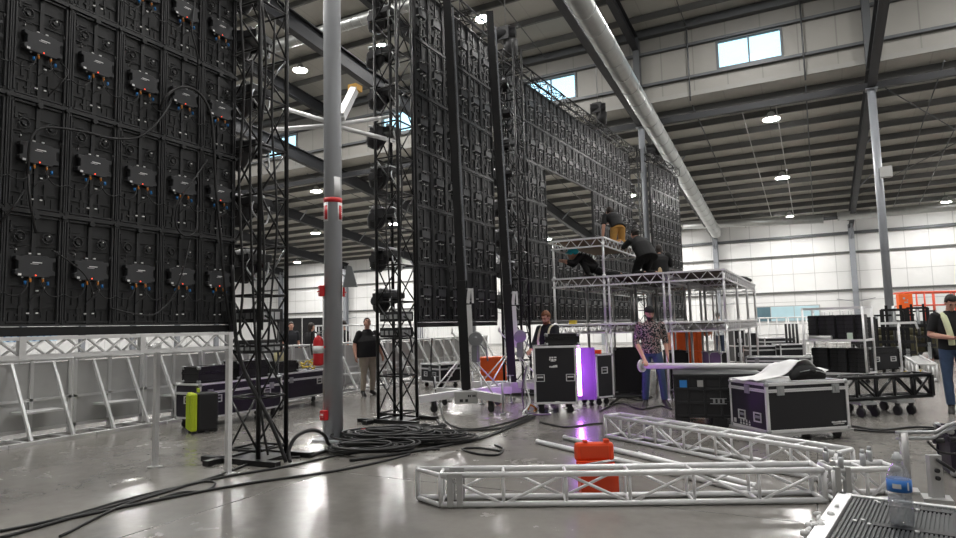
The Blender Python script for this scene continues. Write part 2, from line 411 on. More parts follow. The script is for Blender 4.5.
# clerestory wall with window openings (one window per bay)
WZ0, WZ1, WH = 10.98, 11.98, 1.06
cx = [-1.62+7.8*k for k in range(-5, 2)]; cx = [x-.0 for x in cx]
b = M(); x0 = XL
for c in cx:
    b.b2((x0, YC, zr(YC)), (c-WH, YC+.15, zh(YC))); x0 = c+WH
    b.b2((c-WH, YC, zr(YC)), (c+WH, YC+.15, WZ0)); b.b2((c-WH, YC, WZ1), (c+WH, YC+.15, zh(YC)))
b.b2((x0, YC, zr(YC)), (XR, YC+.15, zh(YC)))
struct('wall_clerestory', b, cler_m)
for i, c in enumerate(cx):
    w = M(); t = .08
    w.b2((c-WH-t, YC-.05, WZ0-t), (c+WH+t, YC+.03, WZ0)); w.b2((c-WH-t, YC-.05, WZ1), (c+WH+t, YC+.03, WZ1+t))
    w.b2((c-WH-t, YC-.05, WZ0), (c-WH, YC+.03, WZ1)); w.b2((c+WH, YC-.05, WZ0), (c+WH+t, YC+.03, WZ1)); w.b2((c-.03, YC-.03, WZ0), (c+.03, YC+.02, WZ1))
    o = struct('window_%d' % (i+1), w, grey_d)
    p = M().b2((c-WH, YC+.05, WZ0), (c-.03, YC+.06, WZ1)); obj('pane', p, pane_m, o)
    p = M().b2((c+.03, YC+.05, WZ0), (c+WH, YC+.06, WZ1)); obj('pane', p, pane_m, o)
n = 0
def trim(b, m):
    global n
    n += 1; return struct('trim_%d' % n, b, m)
# girts on the clerestory and far walls
for z in (zh(YC)-.95, WZ0-.16):
    trim(M().b2((XL, YC-.16, z-.05), (XR, YC, z+.05)), grey_d)
trim(M().b2((XL, YC-.3, zh(YC)-.32), (XR, YC, zh(YC)-.02)), grey_d)
trim(M().b2((XL, YC-.08, zr(YC)-.02), (XR, YC, zr(YC)+.16)), mat('flashing', (.24, .235, .22), .55))
for z in (3.15, 5.45): trim(M().b2((XL, YF-.14, z-.06), (XR, YF, z+.06)), purlin_m)
trim(M().b2((XL, YF-.2, 6.55), (XR, YF, 6.72)), grey_d)
for z in (2.55, 4.3): trim(M().b2((XL, YF-.02, z-.012), (XR, YF, z+.012)), ltgrey)
# baseboard strips
struct('baseboard_far', M().b2((XL, YF-.03, 0), (XR, YF, .15)), ltgrey)
# purlins (Z sections) under both roofs
def purlin(Y, z):
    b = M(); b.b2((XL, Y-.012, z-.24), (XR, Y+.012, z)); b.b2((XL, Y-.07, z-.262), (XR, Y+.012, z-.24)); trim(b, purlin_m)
Y = YC+.9
while Y < YF-.3: purlin(Y, zr(Y)-.01); Y += 1.5
Y = YC-1.2
while Y > 2: purlin(Y, zh(Y)-.01); Y -= 1.6
# frames
def ibeam(a, bb, h, w, m, tf=.04):
    a = Vector(a); bb = Vector(bb); b = M(); u = Vector((0, 0, 1))
    b.bar(a+u*h/2, bb+u*h/2, .03, h); b.bar(a+u*tf/2, bb+u*tf/2, w, tf); b.bar(a+u*(h-tf/2), bb+u*(h-tf/2), w, tf)
    return trim(b, m)
for k, X in enumerate(FR):
    if -45 < X < 5:
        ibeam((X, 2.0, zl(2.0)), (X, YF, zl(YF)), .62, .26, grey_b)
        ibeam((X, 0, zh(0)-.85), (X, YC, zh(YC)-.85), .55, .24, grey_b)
        trim(M().b2((X-.12, YC-.35, zl(YC)+.6), (X+.12, YC-.05, zh(YC)-.3)), grey_d)
    # far-wall columns
    c = M(); c.b2((X-.15, YF-.55, 0), (X+.15, YF-.5, zl(YF)+.3)); c.b2((X-.15, YF-.2, 0), (X+.15, YF-.15, zl(YF)+.3)); c.b2((X-.015, YF-.5, 0), (X+.015, YF-.2, zl(YF)+.3))
    c.bar((X-1.0, YF-.15, 2.62), (X-.1, YF-.4, 2.45), .04, .04); c.bar((X+1.0, YF-.15, 2.62), (X+.1, YF-.4, 2.45), .04, .04)
    c.bar((X, YF-.35, zl(YF)-.7), (X, YF-1.6, zl(YF-1.6)), .1, .1)
    trim(c, grey_p)
# strut line at the mid columns
trim(M().b2((XL, YC-.1, zl(YC)-.02), (XR, YC+.1, zl(YC)+.2)), grey_b)
for k, Xf in enumerate(FR):
    for Yy in (30.5, 36.5):
        if -45 < Xf < 5:
            trim(M().bar((Xf+.1, Yy, zl(Yy)+.1), (Xf+.75, Yy, zr(Yy)-.15), .05, .05), grey_p)
# round steel columns
def column(X, Y, top, r=.125):
    b = M(); b.path([(X, Y, 0), (X, Y, top)], r, 20); b.box((X, Y, .012), (.42, .42, .024)); b.box((X, Y, top-.02), (.36, .36, .04))
    return b
c1 = G(334, 440); CX, CY = c1.x, c1.y
struct('column_near', column(CX, CY, zl(CY)), col_m)
pL = atY(650, 118, YC); struct('column_middle', column(-5.7, YC, zl(YC)), grey_p)
struct('column_right', column(2.1, YC, zl(YC)), grey_p)
for X in (-13.5, -21.3, -29.1): struct('column_far_left', column(X, YC, zl(YC)), grey_p)
# sag rods and conduits along the roof slope
def along(X, Y0, Y1, dz, r, m):
    trim(M().path([(X, Y0, zr(Y0)-dz), (X, Y1, zr(Y1)-dz)], r, 6), m)
for X in (-3.75, .15): along(X, YC+.2, YF-.4, .28, .022, grey_d)
for X in (-2.1, -.9): along(X, YC+1.2, YF-.4, .31, .02, alud)
for X in (4.2, 5.4): along(X, YC+.2, YF-.4, .28, .022, grey_d)
for X in (-9.5, -11.6, -15.5, -19.3, -23.4, -27): along(X, YC+.2, YF-.4, .28, .022, grey_d)
def hi_rod(X, Y0, Y1): trim(M().path([(X, Y0, zh(Y0)-.3), (X, Y1, zh(Y1)-.3)], .02, 6), grey_d)
for X in (-3.75, -7.6, -9.5, -11.6, .2): hi_rod(X, 3, YC)
# vertical drops on the clerestory
for X in (-3.75, .15, 6.0): trim(M().path([(X, YC-.2, zh(YC)-.3), (X, YC-.2, zr(YC)-.25)], .028, 6), grey_d)
# roof cross rods right of the right frame
trim(M().path([(2.2, YC+14, zl(YC+14)+.4), (9.6, YC+.4, zl(YC)+.4)], .02, 6), grey_d)
trim(M().path([(9.6, YC+14, zl(YC+14)+.4), (2.2, YC+.4, zl(YC)+.4)], .02, 6), grey_d)
# small grey box on the right column
b = M(); b.box((2.1+.2, YC-.24, 6.25), (.34, .22, .36)); solo('junction_box', b, ltgrey, 'small pale grey box strapped high on the right round column', 'box', bevel=.01)
# ---- ducts (things: round ventilation ducts)
def duct(pts, r, label, step=.9):
    b = M(); P = [Vector(p) for p in pts]; b.path(P, r, 22)
    d = (P[1]-P[0]); L = d.length; d.normalize(); k = int(L/step)
    for i in range(k+1):
        q = P[0]+d*(L*i/max(k, 1)); b.cyl(q, d, r*1.035, .05, 22)
    o = solo('ventilation_duct', b, galv, label, 'duct'); return o
d0 = Vector((-4.95, 4.0, 9.83-.135*(4.0-16))); d1 = Vector((-4.95, 39.3, 6.62))
duct([d0, d1], .31, 'large round galvanised duct running along the roof beam to the far wall')
for Yh in (8, 14, 20, 26, 32, 38):
    zz = 9.83-.135*(Yh-16); top = zl(Yh)+.3
    trim(M().path([(-4.95, Yh, zz+.3), (-5.45, Yh, max(top, zz+.35))], .015, 6), grey_d)
a0 = atY(683, 225.5, 41.2); a1 = atY(823, 219, 41.2); duct([a0, a1], .24, 'shorter galvanised duct crossing to the left below the far roof edge', 1.5)
a0 = atY(838, 216.5, 41.2); a1 = Vector((12.5, 41.2, a0.z)); duct([a0, a1], .24, 'galvanised duct crossing to the right below the far roof edge', 1.5)
trim(M().path([atY(822, 219, 41.2), atY(839, 217.5, 41.2)], .1, 10), grey_d)
a0 = atY(285, 38, 16.5); a1 = atY(432, 4, 16.5); a0.z = a1.z = (a0.z+a1.z)/2; dd = (a1-a0); duct([a0-dd*.8, a0+dd*1.3], .2, 'ribbed galvanised duct behind the near column and lattice towers', .35)
# office window in the far wall
a = atY(757, 307.5, YF-.05); c = atY(820, 320, YF-.05)
w = M(); w.b2((a.x-.06, YF-.08, c.z-.06), (c.x+.06, YF, a.z+.06))
o = struct('window_office', w, ltgrey)
glz = mat('blue_glass', (.42, .60, .66), .15, 0, .1, 2)
obj('pane', M().b2((a.x, YF-.1, c.z), (a.x+(c.x-a.x)*.22, YF-.06, a.z)), mat('dark_glass', (.10, .17, .2), .15, 0, .2, 2), o)
obj('pane', M().b2((a.x+(c.x-a.x)*.23, YF-.1, c.z), (a.x+(c.x-a.x)*.6, YF-.06, a.z)), glz, o)
obj('pane', M().b2((a.x+(c.x-a.x)*.61, YF-.1, c.z), (c.x, YF-.06, a.z)), glz, o)
# ---- high-bay lights
def high_bay():
    t = thing('high_bay_light', 'x', 'light')
    b = M(); b.lathe((0, 0, 0), [(.06, .30), (.12, .26), (.17, .10), (.31, .02), (.31, 0)], 20); obj('housing', b, alud, t, True)
    b = M(); b.lathe((0, 0, -.012), [(.01, -.02), (.24, -.012), (.295, 0), (.295, .012)], 20); obj('lens', b, lens_m, t, True)
    b = M(); b.path([(0, 0, .3), (0, 0, .654)], .012, 6); obj('rod', b, grey_d, t, True)
    return t
hb = high_bay(); first = True
LXl = [-39.7, -30.9, -24.2, -16.4, -8.6, -1.1, 6.4]; LXh = [-37.2, -28.3, -19.4, -13.0, -10.3+.0, -1.6, 6.4]; LXh[3] = -14.9; LX = LXl; LY = [(2.5, 1), (11, 1), (20.4, 1), (26.7, 0), (34.0, 0), (41.4, 0)]
cols = ['far left', 'second from the left', 'third from the left', 'fourth from the left', 'fifth from the left', 'second from the right', 'far right']
rows = ['high roof, nearest row', 'high roof, middle row', 'high roof, last row', 'low roof, first row', 'low roof, second row', 'low roof, last row']
for i, X in enumerate(LX):
    for j, (Y, hi) in enumerate(LY):
        if j == 0 and i in (0, 1): continue
        X = LXh[i] if hi else LXl[i]
        z = (zh(Y) if hi else zr(Y))-.26-.40
        lab = 'round high bay lamp, %s, %s line' % (rows[j], cols[i])
        if first: hb.location = (X, Y, z); hb['label'] = lab; hb['group'] = 'high bay lamps'; first = False
        else: dup(hb, (X, Y, z), 0, lab, 'high bay lamps')
# ================================================================== video walls seen from behind
def panel_proto(detail=2):
    t = thing('video_panel', 'x', 'video panel')
    # local frame: x along the wall, +y = back of the panel (towards us), z up, origin bottom centre
    b = M(); b.b2((-.247, -.035, .004), (.247, .012, .996))
    rnd = random.Random(3)
    if detail == 2:
        for k in range(26):                          # moulded recess pattern of the back shell
            x = rnd.choice((-1, 1))*rnd.uniform(.05, .18); z = rnd.uniform(.06, .94)
            w = rnd.uniform(.03, .12); h = rnd.uniform(.008, .03)
            if rnd.random() < .4: w, h = h, w*1.2
            b.box((x, .014, z), (w, rnd.uniform(.008, .02), h))
        for z in (.155, .345, .70, .83): b.b2((-.2, .01, z), (.2, .024, z+.008))
    b.mi(1)
    if detail == 2:
        for x in (-.075, .03, .095): b.cyl((x, .052, .425), (0, .2, -1), .008, .018, 8)
        for (x, z) in ((-.045, .635), (.03, .632), (-.045, .115), (.03, .112), (-.04, .31)): b.box((x, .032, z), (.022, .008, .011))
        for (x, z) in ((-.13, .80), (.105, .765), (-.1, .34), (.14, .66)): b.box((x, .024, z), (.012, .016, .012))
    else:
        b.mi(0)
        for k in range(22):
            x = rnd.choice((-1, 1))*rnd.uniform(.04, .17); z = rnd.uniform(.05, .95); w = rnd.uniform(.04, .14); h = rnd.uniform(.012, .05)
            if rnd.random() < .4: w, h = h, w
            b.box((x, .018, z), (w, rnd.uniform(.012, .05), h))
        b.mi(1)
        for (x, z) in ((-.075, .40), (.03, .40), (-.045, .635), (.03, .632), (-.045, .115), (.03, .112), (.13, .445)): b.box((x, .035, z), (.018, .05, .010))
    b.mi(0)
    obj('shell', b, [led, label_w], t, True)
    b = M()
    for s in (-1, 1):
        b.b2((s*.247, .0, .0), (s*.205, .03, 1.0)); b.b2((s*.247, .03, .03), (s*.235, .045, .97)); b.b2((s*.222, .03, .05), (s*.208, .042, .95))
    b.b2((-.247, 0, 0), (.247, .045, .018)); b.b2((-.247, 0, .982), (.247, .045, 1.0)); b.b2((-.20, 0, .03), (.20, .032, .045)); b.b2((-.2, 0, .955), (.2, .032, .97))
    b.b2((-.017, .0, .02), (.017, .03, .98))
    obj('frame_rail', b, ledb, t, True)
    b = M()
    if detail == 2:
        o = [(-.165, .60), (-.11, .60), (-.10, .612), (.10, .612), (.11, .60), (.165, .60), (.165, .57), (.14, .56), (.14, .49), (.165, .48), (.165, .445), (.12, .44), (.11, .425), (-.11, .425), (-.12, .44), (-.165, .445), (-.165, .48), (-.14, .49), (-.14, .56), (-.165, .57)]
        b.poly([(x, .02, z) for x, z in o][::-1], (0, .055, 0))
    else: b.b2((-.13, .02, .46), (.13, .06, .58))
    hb_ = obj('control_box', b, box_m, t, True)
    if detail == 2:
        hb_.modifiers.new('bevel', 'BEVEL').width = .004
        b = M(); b.b2((-.05, .0755, .548), (.03, .0765, .556)); b.b2((-.02, .0755, .537), (.045, .0765, .541)); obj('printed_mark', b, label_w, hb_, True)
        b = M(); b.b2((.115, .0755, .432), (.142, .0765, .452)); obj('sticker', b, label_w, hb_, True)
        b = M(); b.ell((.0, .076, .44), .006, nu=8, nv=5); obj('indicator', b, red_led, hb_, True)
        # connectors under the box
        b = M()
        for x in (-.075, .03): b.cyl((x, .05, .405), (0, .25, -1), .0085, .045, 8)
        obj('plug', b, amber, t, True, label='amber plug')
        b = M()
        for x in (-.12, .065): b.cyl((x, .045, .375), (0, .25, -1), .011, .03, 8)
        obj('plug', b, blue_m, t, True, label='blue plug')
        b = M(); b.cyl((0, .045, .958), (0, 1, 0), .024, .04, 14); b.cyl((-.24, .045, .985), (0, 1, 0), .02, .04, 10); obj('latch', b, ledb, t, True)
        b = M()
        for x in (-.115, .115):
            b.path([(x+.045*math.cos(a*math.pi/8), .028, .775+.045*math.sin(a*math.pi/8)) for a in range(17)], .006, 6); b.cyl((x, .02, .775), (0, 1, 0), .018, .03, 10)
        obj('ring_boss', b, ledb, t, True)
        b = M()
        for s in (-1, 1):
            b.path(catmull([(s*.05, .05, .40), (s*.07, .07, .33), (s*.12, .075, .27), (s*.19, .07, .26), (s*.247, .06, .285)]), .0055, 6)
        b.path(catmull([(-.075, .06, .39), (-.06, .08, .3), (.01, .07, .25), (.04, .05, .2)]), .005, 6)
        b.path([(-.2, .05, .66), (-.17, .075, .66), (-.17, .075, .62)], .006, 6); b.path([(.2, .05, .66), (.17, .075, .66), (.17, .075, .62)], .006, 6)
        obj('lead', b, rub, t, True)
    elif detail == 1:
        b = M(); b.path(catmull([(-.12, .06, .60), (-.10, .085, .625), (.10, .085, .625), (.12, .06, .60)]), .009, 6); obj('lead', b, loop_m, t, True)
    return t
ZB = 1.6
ROWW = ['bottom row', 'second row up', 'third row up', 'fourth row up', 'fifth row up', 'top row']
def wall(start, ang, ncol, nrow, proto, first, where, edge, group, skip=lambda c, r: False, rev=False):
    # ang: direction of travel from start, radians clockwise from +Y
    d = Vector((math.sin(ang), math.cos(ang), 0)); nrm = Vector((d.y, -d.x, 0))     # towards +X side
    # local +y must map to nrm
    rz = face(nrm)
    for c in range(ncol):
        for r in range(nrow):
            if skip(c, r): continue
            p = start+d*(.25+.5*c); p.z = ZB+r
            lab = 'black video panel, %s, %s, %s column from %s' % (where, ROWW[r], ORD[c], edge)
            if first[0]: proto.location = p; proto.rotation_euler = (0, 0, rz); proto['label'] = lab; proto['group'] = group; first[0] = False
            else: dup(proto, p, rz, lab, group)
    return d
P2 = panel_proto(2); f2 = [True]; P1 = panel_proto(1); f1 = [True]
W1 = D(231.5, 320, 7.55); W1.z = 0
A1 = R(-2.24)
d1v = -Vector((math.sin(A1), math.cos(A1), 0))
wall(W1+d1v*3.0, A1, 6, 5, P2, f2, 'big left wall', 'its near end', 'video panels of the left wall')
W2 = D(417, 320, 10.75); W2.z = 0; A2 = R(0.0)
d2v = wall(W2, A2, 6, 6, P1, f1, 'middle wall', 'its left end', 'video panels of the middle wall')
W3 = D(503, 320, 14.3); W3.z = 0; A3 = R(2.75)
d3v = wall(W3, A3, 20, 6, P1, f1, 'long far wall', 'its left end', 'video panels of the long far wall', lambda c, r: 5 <= c <= 11 and r in (2, 3))
W4 = D(656, 320, 23.8); W4.z = 0; A4 = R(7.0)
d4v = wall(W4, A4, 7, 6, P1, f1, 'right end wall', 'its left end', 'video panels of the end wall')
# bottom rails under each wall
def rail(p, d, L, lab):
    b = M(); a = p.copy(); a.z = ZB-.045; e = a+d*L; b.bar(a, e, .06, .08); solo('base_rail', b, blk, lab, 'rail')
rail(W1+d1v*3.0, -d1v, 3.0, 'black rail under the bottom row of the big left video wall')
rail(W2, d2v, 3.0, 'black rail under the bottom row of the middle video wall')
rail(W3, d3v, 10.0, 'black rail under the bottom row of the long far video wall')
rail(W4, d4v, 3.5, 'black rail under the bottom row of the short end video wall')
# cables draped over the left wall
def wcab(pts, lab, r=.008, off=.13):
    nrm = Vector((-d1v.y, d1v.x, 0));  nrm = nrm if nrm.x > 0 else -nrm
    P = [plane_w1(x, y, .05 if i in (0, len(pts)-1) else off) for i, (x, y) in enumerate(pts)]
    b = M(); b.path(catmull(P), r, 6); solo('cable', b, rub, lab, 'cable', 'cables hanging on the left wall')
def plane_w1(x, y, off):
    nrm = Vector((-d1v.y, d1v.x, 0)); nrm = nrm if nrm.x > 0 else -nrm
    r = ray(x, y); p0 = W1+nrm*off; t = (p0-CAM).dot(nrm)/r.dot(nrm); return CAM+r*t
wcab([(160, 110), (165, 98), (177, 88), (190, 88), (200, 94), (208, 106), (212, 122), (214, 150), (216, 190), (221, 240), (225, 290), (231, 330)], 'thick black cable arching up then hanging down near the tower edge', .016)
wcab([(28, 178), (29, 150), (33, 135), (42, 128), (60, 128), (85, 132), (110, 138), (135, 138), (152, 128), (165, 112), (172, 98)], 'black cable sagging in a long swag across the upper left wall', .012)
wcab([(28, 170), (30, 200), (36, 233)], 'black cable end hanging loose down the second column', .012)
wcab([(0, 222), (14, 206), (24, 190)], 'black cable crossing the left frame edge of the wall', .01)
wcab([(207, 160), (190, 185), (178, 205), (176, 225), (185, 236), (196, 230), (197, 205)], 'black cable making a hanging loop below the third row', .01)
wcab([(196, 100), (198, 60), (192, 30), (195, 0)], 'black cable rising to the top of the picture on the left wall', .01)
wcab([(52, 250), (70, 262), (85, 275), (92, 290), (92, 298)], 'thin black cable drooping over the lowest row near its third box', .008)
wcab([(110, 308), (135, 314), (155, 314), (172, 298), (183, 270), (190, 240)], 'thin black cable swinging up to the right over the lowest row', .009)
wcab([(60, 62), (68, 72), (60, 84), (48, 96)], 'short thin black cable between two upper hub boxes', .007)

# ================================================================== lattice towers
def tower(name, label, c, ang, W, H, step, z0=0.02, base=True, m=blk, r=.027, rb=.013):
    c = Vector(c); t = thing(name, label, 'truss tower', c)
    ca, sa = math.cos(ang), math.sin(ang)
    def L(x, y, z): return Vector((c.x+x*ca-y*sa, c.y+x*sa+y*ca, z))
    h = W/2; Q = [(-h, -h), (h, -h), (h, h), (-h, h)]
    for (x, y) in Q: obj('chord', M().tube(L(x, y, z0), L(x, y, H), r, 10), m, t)
    b = M(); k = 0; z = z0+.12
    while z < H-.05:
        z2 = min(z+step, H-.05)
        for i in range(4):
            a = Q[i]; d = Q[(i+1) % 4]
            b.tube(L(a[0], a[1], z), L(d[0], d[1], z), rb*1.15, 6)
            if k % 2: b.tube(L(a[0], a[1], z), L(d[0], d[1], z2), rb, 6)
            else: b.tube(L(d[0], d[1], z), L(a[0], a[1], z2), rb, 6)
        z = z2; k += 1
    obj('bracing', b, m, t)
    if base:
        b = M(); b.box(L(0, 0, .025), (W+.12, W+.12, .03), Matrix.Rotation(ang, 3, 'Z')); obj('base_plate', b, m, t)
        for (x0, y0, x1, y1) in ((-h-.35, -h-.06, h+.35, -h-.06), (-h-.35, h+.06, h+.35, h+.06), (-h-.05, -h-.3, -h-.05, h+.3)):
            obj('outrigger', M().bar(L(x0, y0, .03), L(x1, y1, .03), .09, .06), m, t)
    return t, L
def tower_junk(L, W, zs, lab):
    pass
T1 = G(258, 459); T1.z = 0; T2 = G(398, 421); T2.z = 0
HT = 8.6
t1, L1 = tower('lattice_tower', 'black square lattice tower at the right edge of the big left video wall', T1, R(2.24), .45, HT, .6)
t2, L2 = tower('lattice_tower', 'black square lattice tower beside the man in black, left of middle video wall', T2, 0, .45, HT, .6)
T3 = W2+d2v*3.9+Vector((0.05, 0, 0)); t3, L3 = tower('lattice_tower', 'black lattice tower behind the right lifting mast, between middle and far walls', T3, 0, .45, 7.9, .6)
T4 = W3+d3v*10.5; t4, L4 = tower('lattice_tower', 'black lattice tower far back at the right end of the long far wall', T4, 0, .45, 8.0, .6)
# moving-head lamps mounted in the towers
def moving_head():
    t = thing('moving_head_light', 'x', 'stage light')
    b = M(); b.b2((-.17, -.16, .0), (.17, .12, .10)); obj('base', b, blkm, t, True, bevel=.015)
    y = t
    b = M(); b.b2((-.19, -.30, -.05), (-.15, -.06, .10)); b.b2((.15, -.30, -.05), (.19, -.06, .10)); b.b2((-.19, -.16, .04), (.19, -.06, .1)); b.cyl((-.17, -.27, -.03), (1, 0, 0), .075, .05, 14); b.cyl((.17, -.27, -.03), (1, 0, 0), .075, .05, 14); obj('yoke', b, blkm, t, True, bevel=.008)
    b = M(); b.lathe((0, -.27, -.02), [(.08, -.20), (.13, -.17), (.155, -.05), (.155, .07), (.12, .17), (.06, .2)], 18, (0, -.35, -1)); hd = obj('head', b, blkm, t, True)
    b = M(); b.lathe((0, -.27, -.02), [(.02, .18), (.10, .185), (.10, .20), (.02, .205)], 18, (0, -.35, -1)); obj('lens', b, mat('dark_lens', (.05, .055, .06), .1, 0, .1, 8), hd, True)
    b = M(); b.cyl((.0, .0, .13), (1, 0, 0), .03, .26, 10); b.path(catmull([(.12, .1, .05), (.2, .16, -.1), (.05, .2, -.25), (-.1, .12, -.12), (-.12, .1, .05)]), .012, 6); obj('clamp', b, zinc, t, True)
    b = M(); b.path(catmull([(-.1, -.35, .16), (0, -.40, .18), (.1, -.35, .16)]), .012, 6); b.path([(-.1, -.35, .16), (-.1, -.2, .12)], .01, 6); b.path([(.1, -.35, .16), (.1, -.2, .12)], .01, 6); obj('handle', b, zinc, t, True)
    return t
mh = moving_head(); fm = True
k = 0
for (T, nm, n0, n1, ang) in ((T2, 'tower beside man in black', 2.0, 8, 90), (T1, 'tower at the left wall edge', 2.35, 8, 90), (T3, 'tower behind the right mast', 2.1, 8, 90), (T4, 'tower at far end of long wall', 2.3, 7, 90)):
    for i in range(n1):
        z = n0+.70*i
        p = (T.x-.07, T.y, z); lab = 'black moving head stage light, %s, %s from bottom' % (nm, ORD[i])
        rz = face(Vector((1, .0, 0)))+R((i*37) % 25-12)
        if fm: mh.location = p; mh.rotation_euler = (0, 0, rz); mh['label'] = lab; mh['group'] = 'moving heads in the towers'; fm = False
        else: dup(mh, p, rz, lab, 'moving heads in the towers')
# low power boxes in the towers
def dimmer(T, z, lab):
    t = thing('power_box', lab, 'power box', (T.x, T.y, z)); h = Vector((T.x, T.y, z))
    obj('housing', M().b2(h+Vector((-.2, -.2, 0)), h+Vector((.2, .2, .16))), blkm, t, bevel=.012)
    b = M()
    for k in range(3): b.b2(h+Vector((.2, -.15+.1*k, .03)), h+Vector((.215, -.07+.1*k, .12)))
    for k in range(4): b.b2(h+Vector((-.17+.09*k, -.215, .04)), h+Vector((-.11+.09*k, -.2, .11)))
    obj('socket', b, zinc, t)
    b = M(); b.path(catmull([h+Vector((.2, -.1, .08)), h+Vector((.34, -.12, .0)), h+Vector((.3, 0, -.25)), h+Vector((.2, .12, -.05)), h+Vector((.2, .1, .08))]), .012, 6); obj('lead', b, rub, t)
dimmer(T1, 1.62, 'black power box with sockets mid height in the left wall edge tower')
dimmer(T1, 1.25, 'lower black power box with sockets in the left wall edge tower')
dimmer(T2, 1.62, 'black power box with sockets in the tower beside the man in black')
dimmer(T2, 1.36, 'lower black power box with sockets in the tower beside the man')
dimmer(T3, 1.5, 'black power box with sockets in the tower behind the right mast')
# hanging cables in tower one
for (p, lab, r) in ((((232, 265), (234, 310), (237, 345), (246, 375), (262, 405), (276, 435), (286, 462)), 'thick black cable slanting down across the left wall edge tower', .022),
                    (((240, 0), (244, 90), (239, 180), (243, 280), (240, 330), (248, 345)), 'black cable hanging on the left chord of the left wall edge tower', .015),
                    (((275, 20), (272, 120), (277, 220), (271, 300), (268, 345)), 'third black cable hanging inside the left wall edge tower', .013),
                    (((252, 60), (250, 160), (252, 260), (256, 350), (262, 420), (268, 455)), 'black cable hanging down inside the left wall edge tower', .014),
                    (((262, 0), (266, 70), (260, 150), (264, 250), (262, 330)), 'second black cable hanging inside the left wall edge tower', .014)):
    b = M(); P = [D(x, y, 7.2) for x, y in p]; b.path(catmull(P), r, 6); solo('cable', b, rub, lab, 'cable', 'cables in the lattice towers')
for (p, lab, r) in ((((400, 0), (397, 90), (402, 190), (398, 290), (400, 345)), 'black cable hanging inside the tower beside the person in black', .015), (((388, 10), (390, 120), (386, 220), (391, 300), (396, 340)), 'second black cable hanging inside the tower beside the person in black', .013)):
    b = M(); P = [D(x, y, 10.05) for x, y in p]; b.path(catmull(P), r, 6); solo('cable', b, rub, lab, 'cable', 'cables in the lattice towers')
# header truss + hoists on the far wall
def flat_truss(name, label, cat, a, e, s, r, m, bay, rl=None, parts=True, group=None, up=ZV, ends=True):
    a = Vector(a); e = Vector(e); t = thing(name, label, cat, a, 0, group); d = (e-a); L = d.length; d.normalize(); x, u = frame(d, up); h = s/2; rl = rl or r*.55
    Q = [x*(-h)+u*(-h), x*h+u*(-h), x*h+u*h, x*(-h)+u*h]
    for q in Q: obj('chord', M().tube(a+q, e+q, r, 10), m, t)
    b = M(); n = max(1, round(L/bay)); st = L/n
    for i in range(n+1):
        p = a+d*(st*i)
        for j in range(4):
            b.tube(p+Q[j], p+Q[(j+1) % 4], rl, 6)
            if i < n:
                p2 = a+d*(st*(i+1))
                if (i+j) % 2: b.tube(p+Q[j], p2+Q[(j+1) % 4], rl, 6)
                else: b.tube(p+Q[(j+1) % 4], p2+Q[j], rl, 6)
    obj('lacing', b, m, t)
    return t, Q, d
hz = ZB+6+.2
a = W3+d3v*.1; a.z = hz; e = W3+d3v*10.3; e.z = hz
flat_truss('header_truss', 'black header truss along the top of the long far video wall', 'truss', a, e, .28, .022, blk, .5)
a = W2.copy(); a.z = hz; e = W2+d2v*3.0; e.z = hz
flat_truss('header_truss', 'black header truss along the top of the middle video wall', 'truss', a, e, .28, .022, blk, .5)
a = W4.copy(); a.z = hz; e = W4+d4v*3.4; e.z = hz
flat_truss('header_truss', 'black header truss along the top of the short end wall', 'truss', a, e, .28, .022, blk, .5)
def hoist(p, lab, ctop):
    p = Vector(p); t = thing('chain_hoist', lab, 'hoist', p)
    b = M(); b.cyl(p+Vector((0, 0, .55)), (1, .3, 0), .17, .5, 16); b.box(p+Vector((0, 0, .55)), (.3, .3, .34)); obj('motor', b, blkm, t, bevel=.01)
    b = M(); b.lathe(p+Vector((.1, .05, .0)), [(.10, 0), (.16, .05), (.18, .4), (.16, .42)], 14); obj('chain_bag', b, rub, t)
    b = M(); b.path([p+Vector((0, 0, .7)), Vector((p.x, p.y, ctop))], .012, 6); obj('chain', b, zinc, t)
    b = M(); b.path(catmull([p+Vector((-.2, 0, .5)), p+Vector((-.35, .1, .2)), p+Vector((-.2, .15, -.1)), p+Vector((.15, .1, .1))]), .018, 6); obj('lead', b, rub, t)
q = W3+d3v*.55; hoist((q.x, q.y, hz+.15), 'black chain hoist at the left end on top of the far wall', zh(q.y)-.02)
q = W3+d3v*6.9; hoist((q.x, q.y, hz+.15), 'black chain hoist two thirds along the top of the far wall', zh(q.y)-.02)
q = W4+d4v*1.6; hoist((q.x-.35, q.y, hz+.15), 'black chain hoist on top of the short right end wall', zr(q.y)-.02)

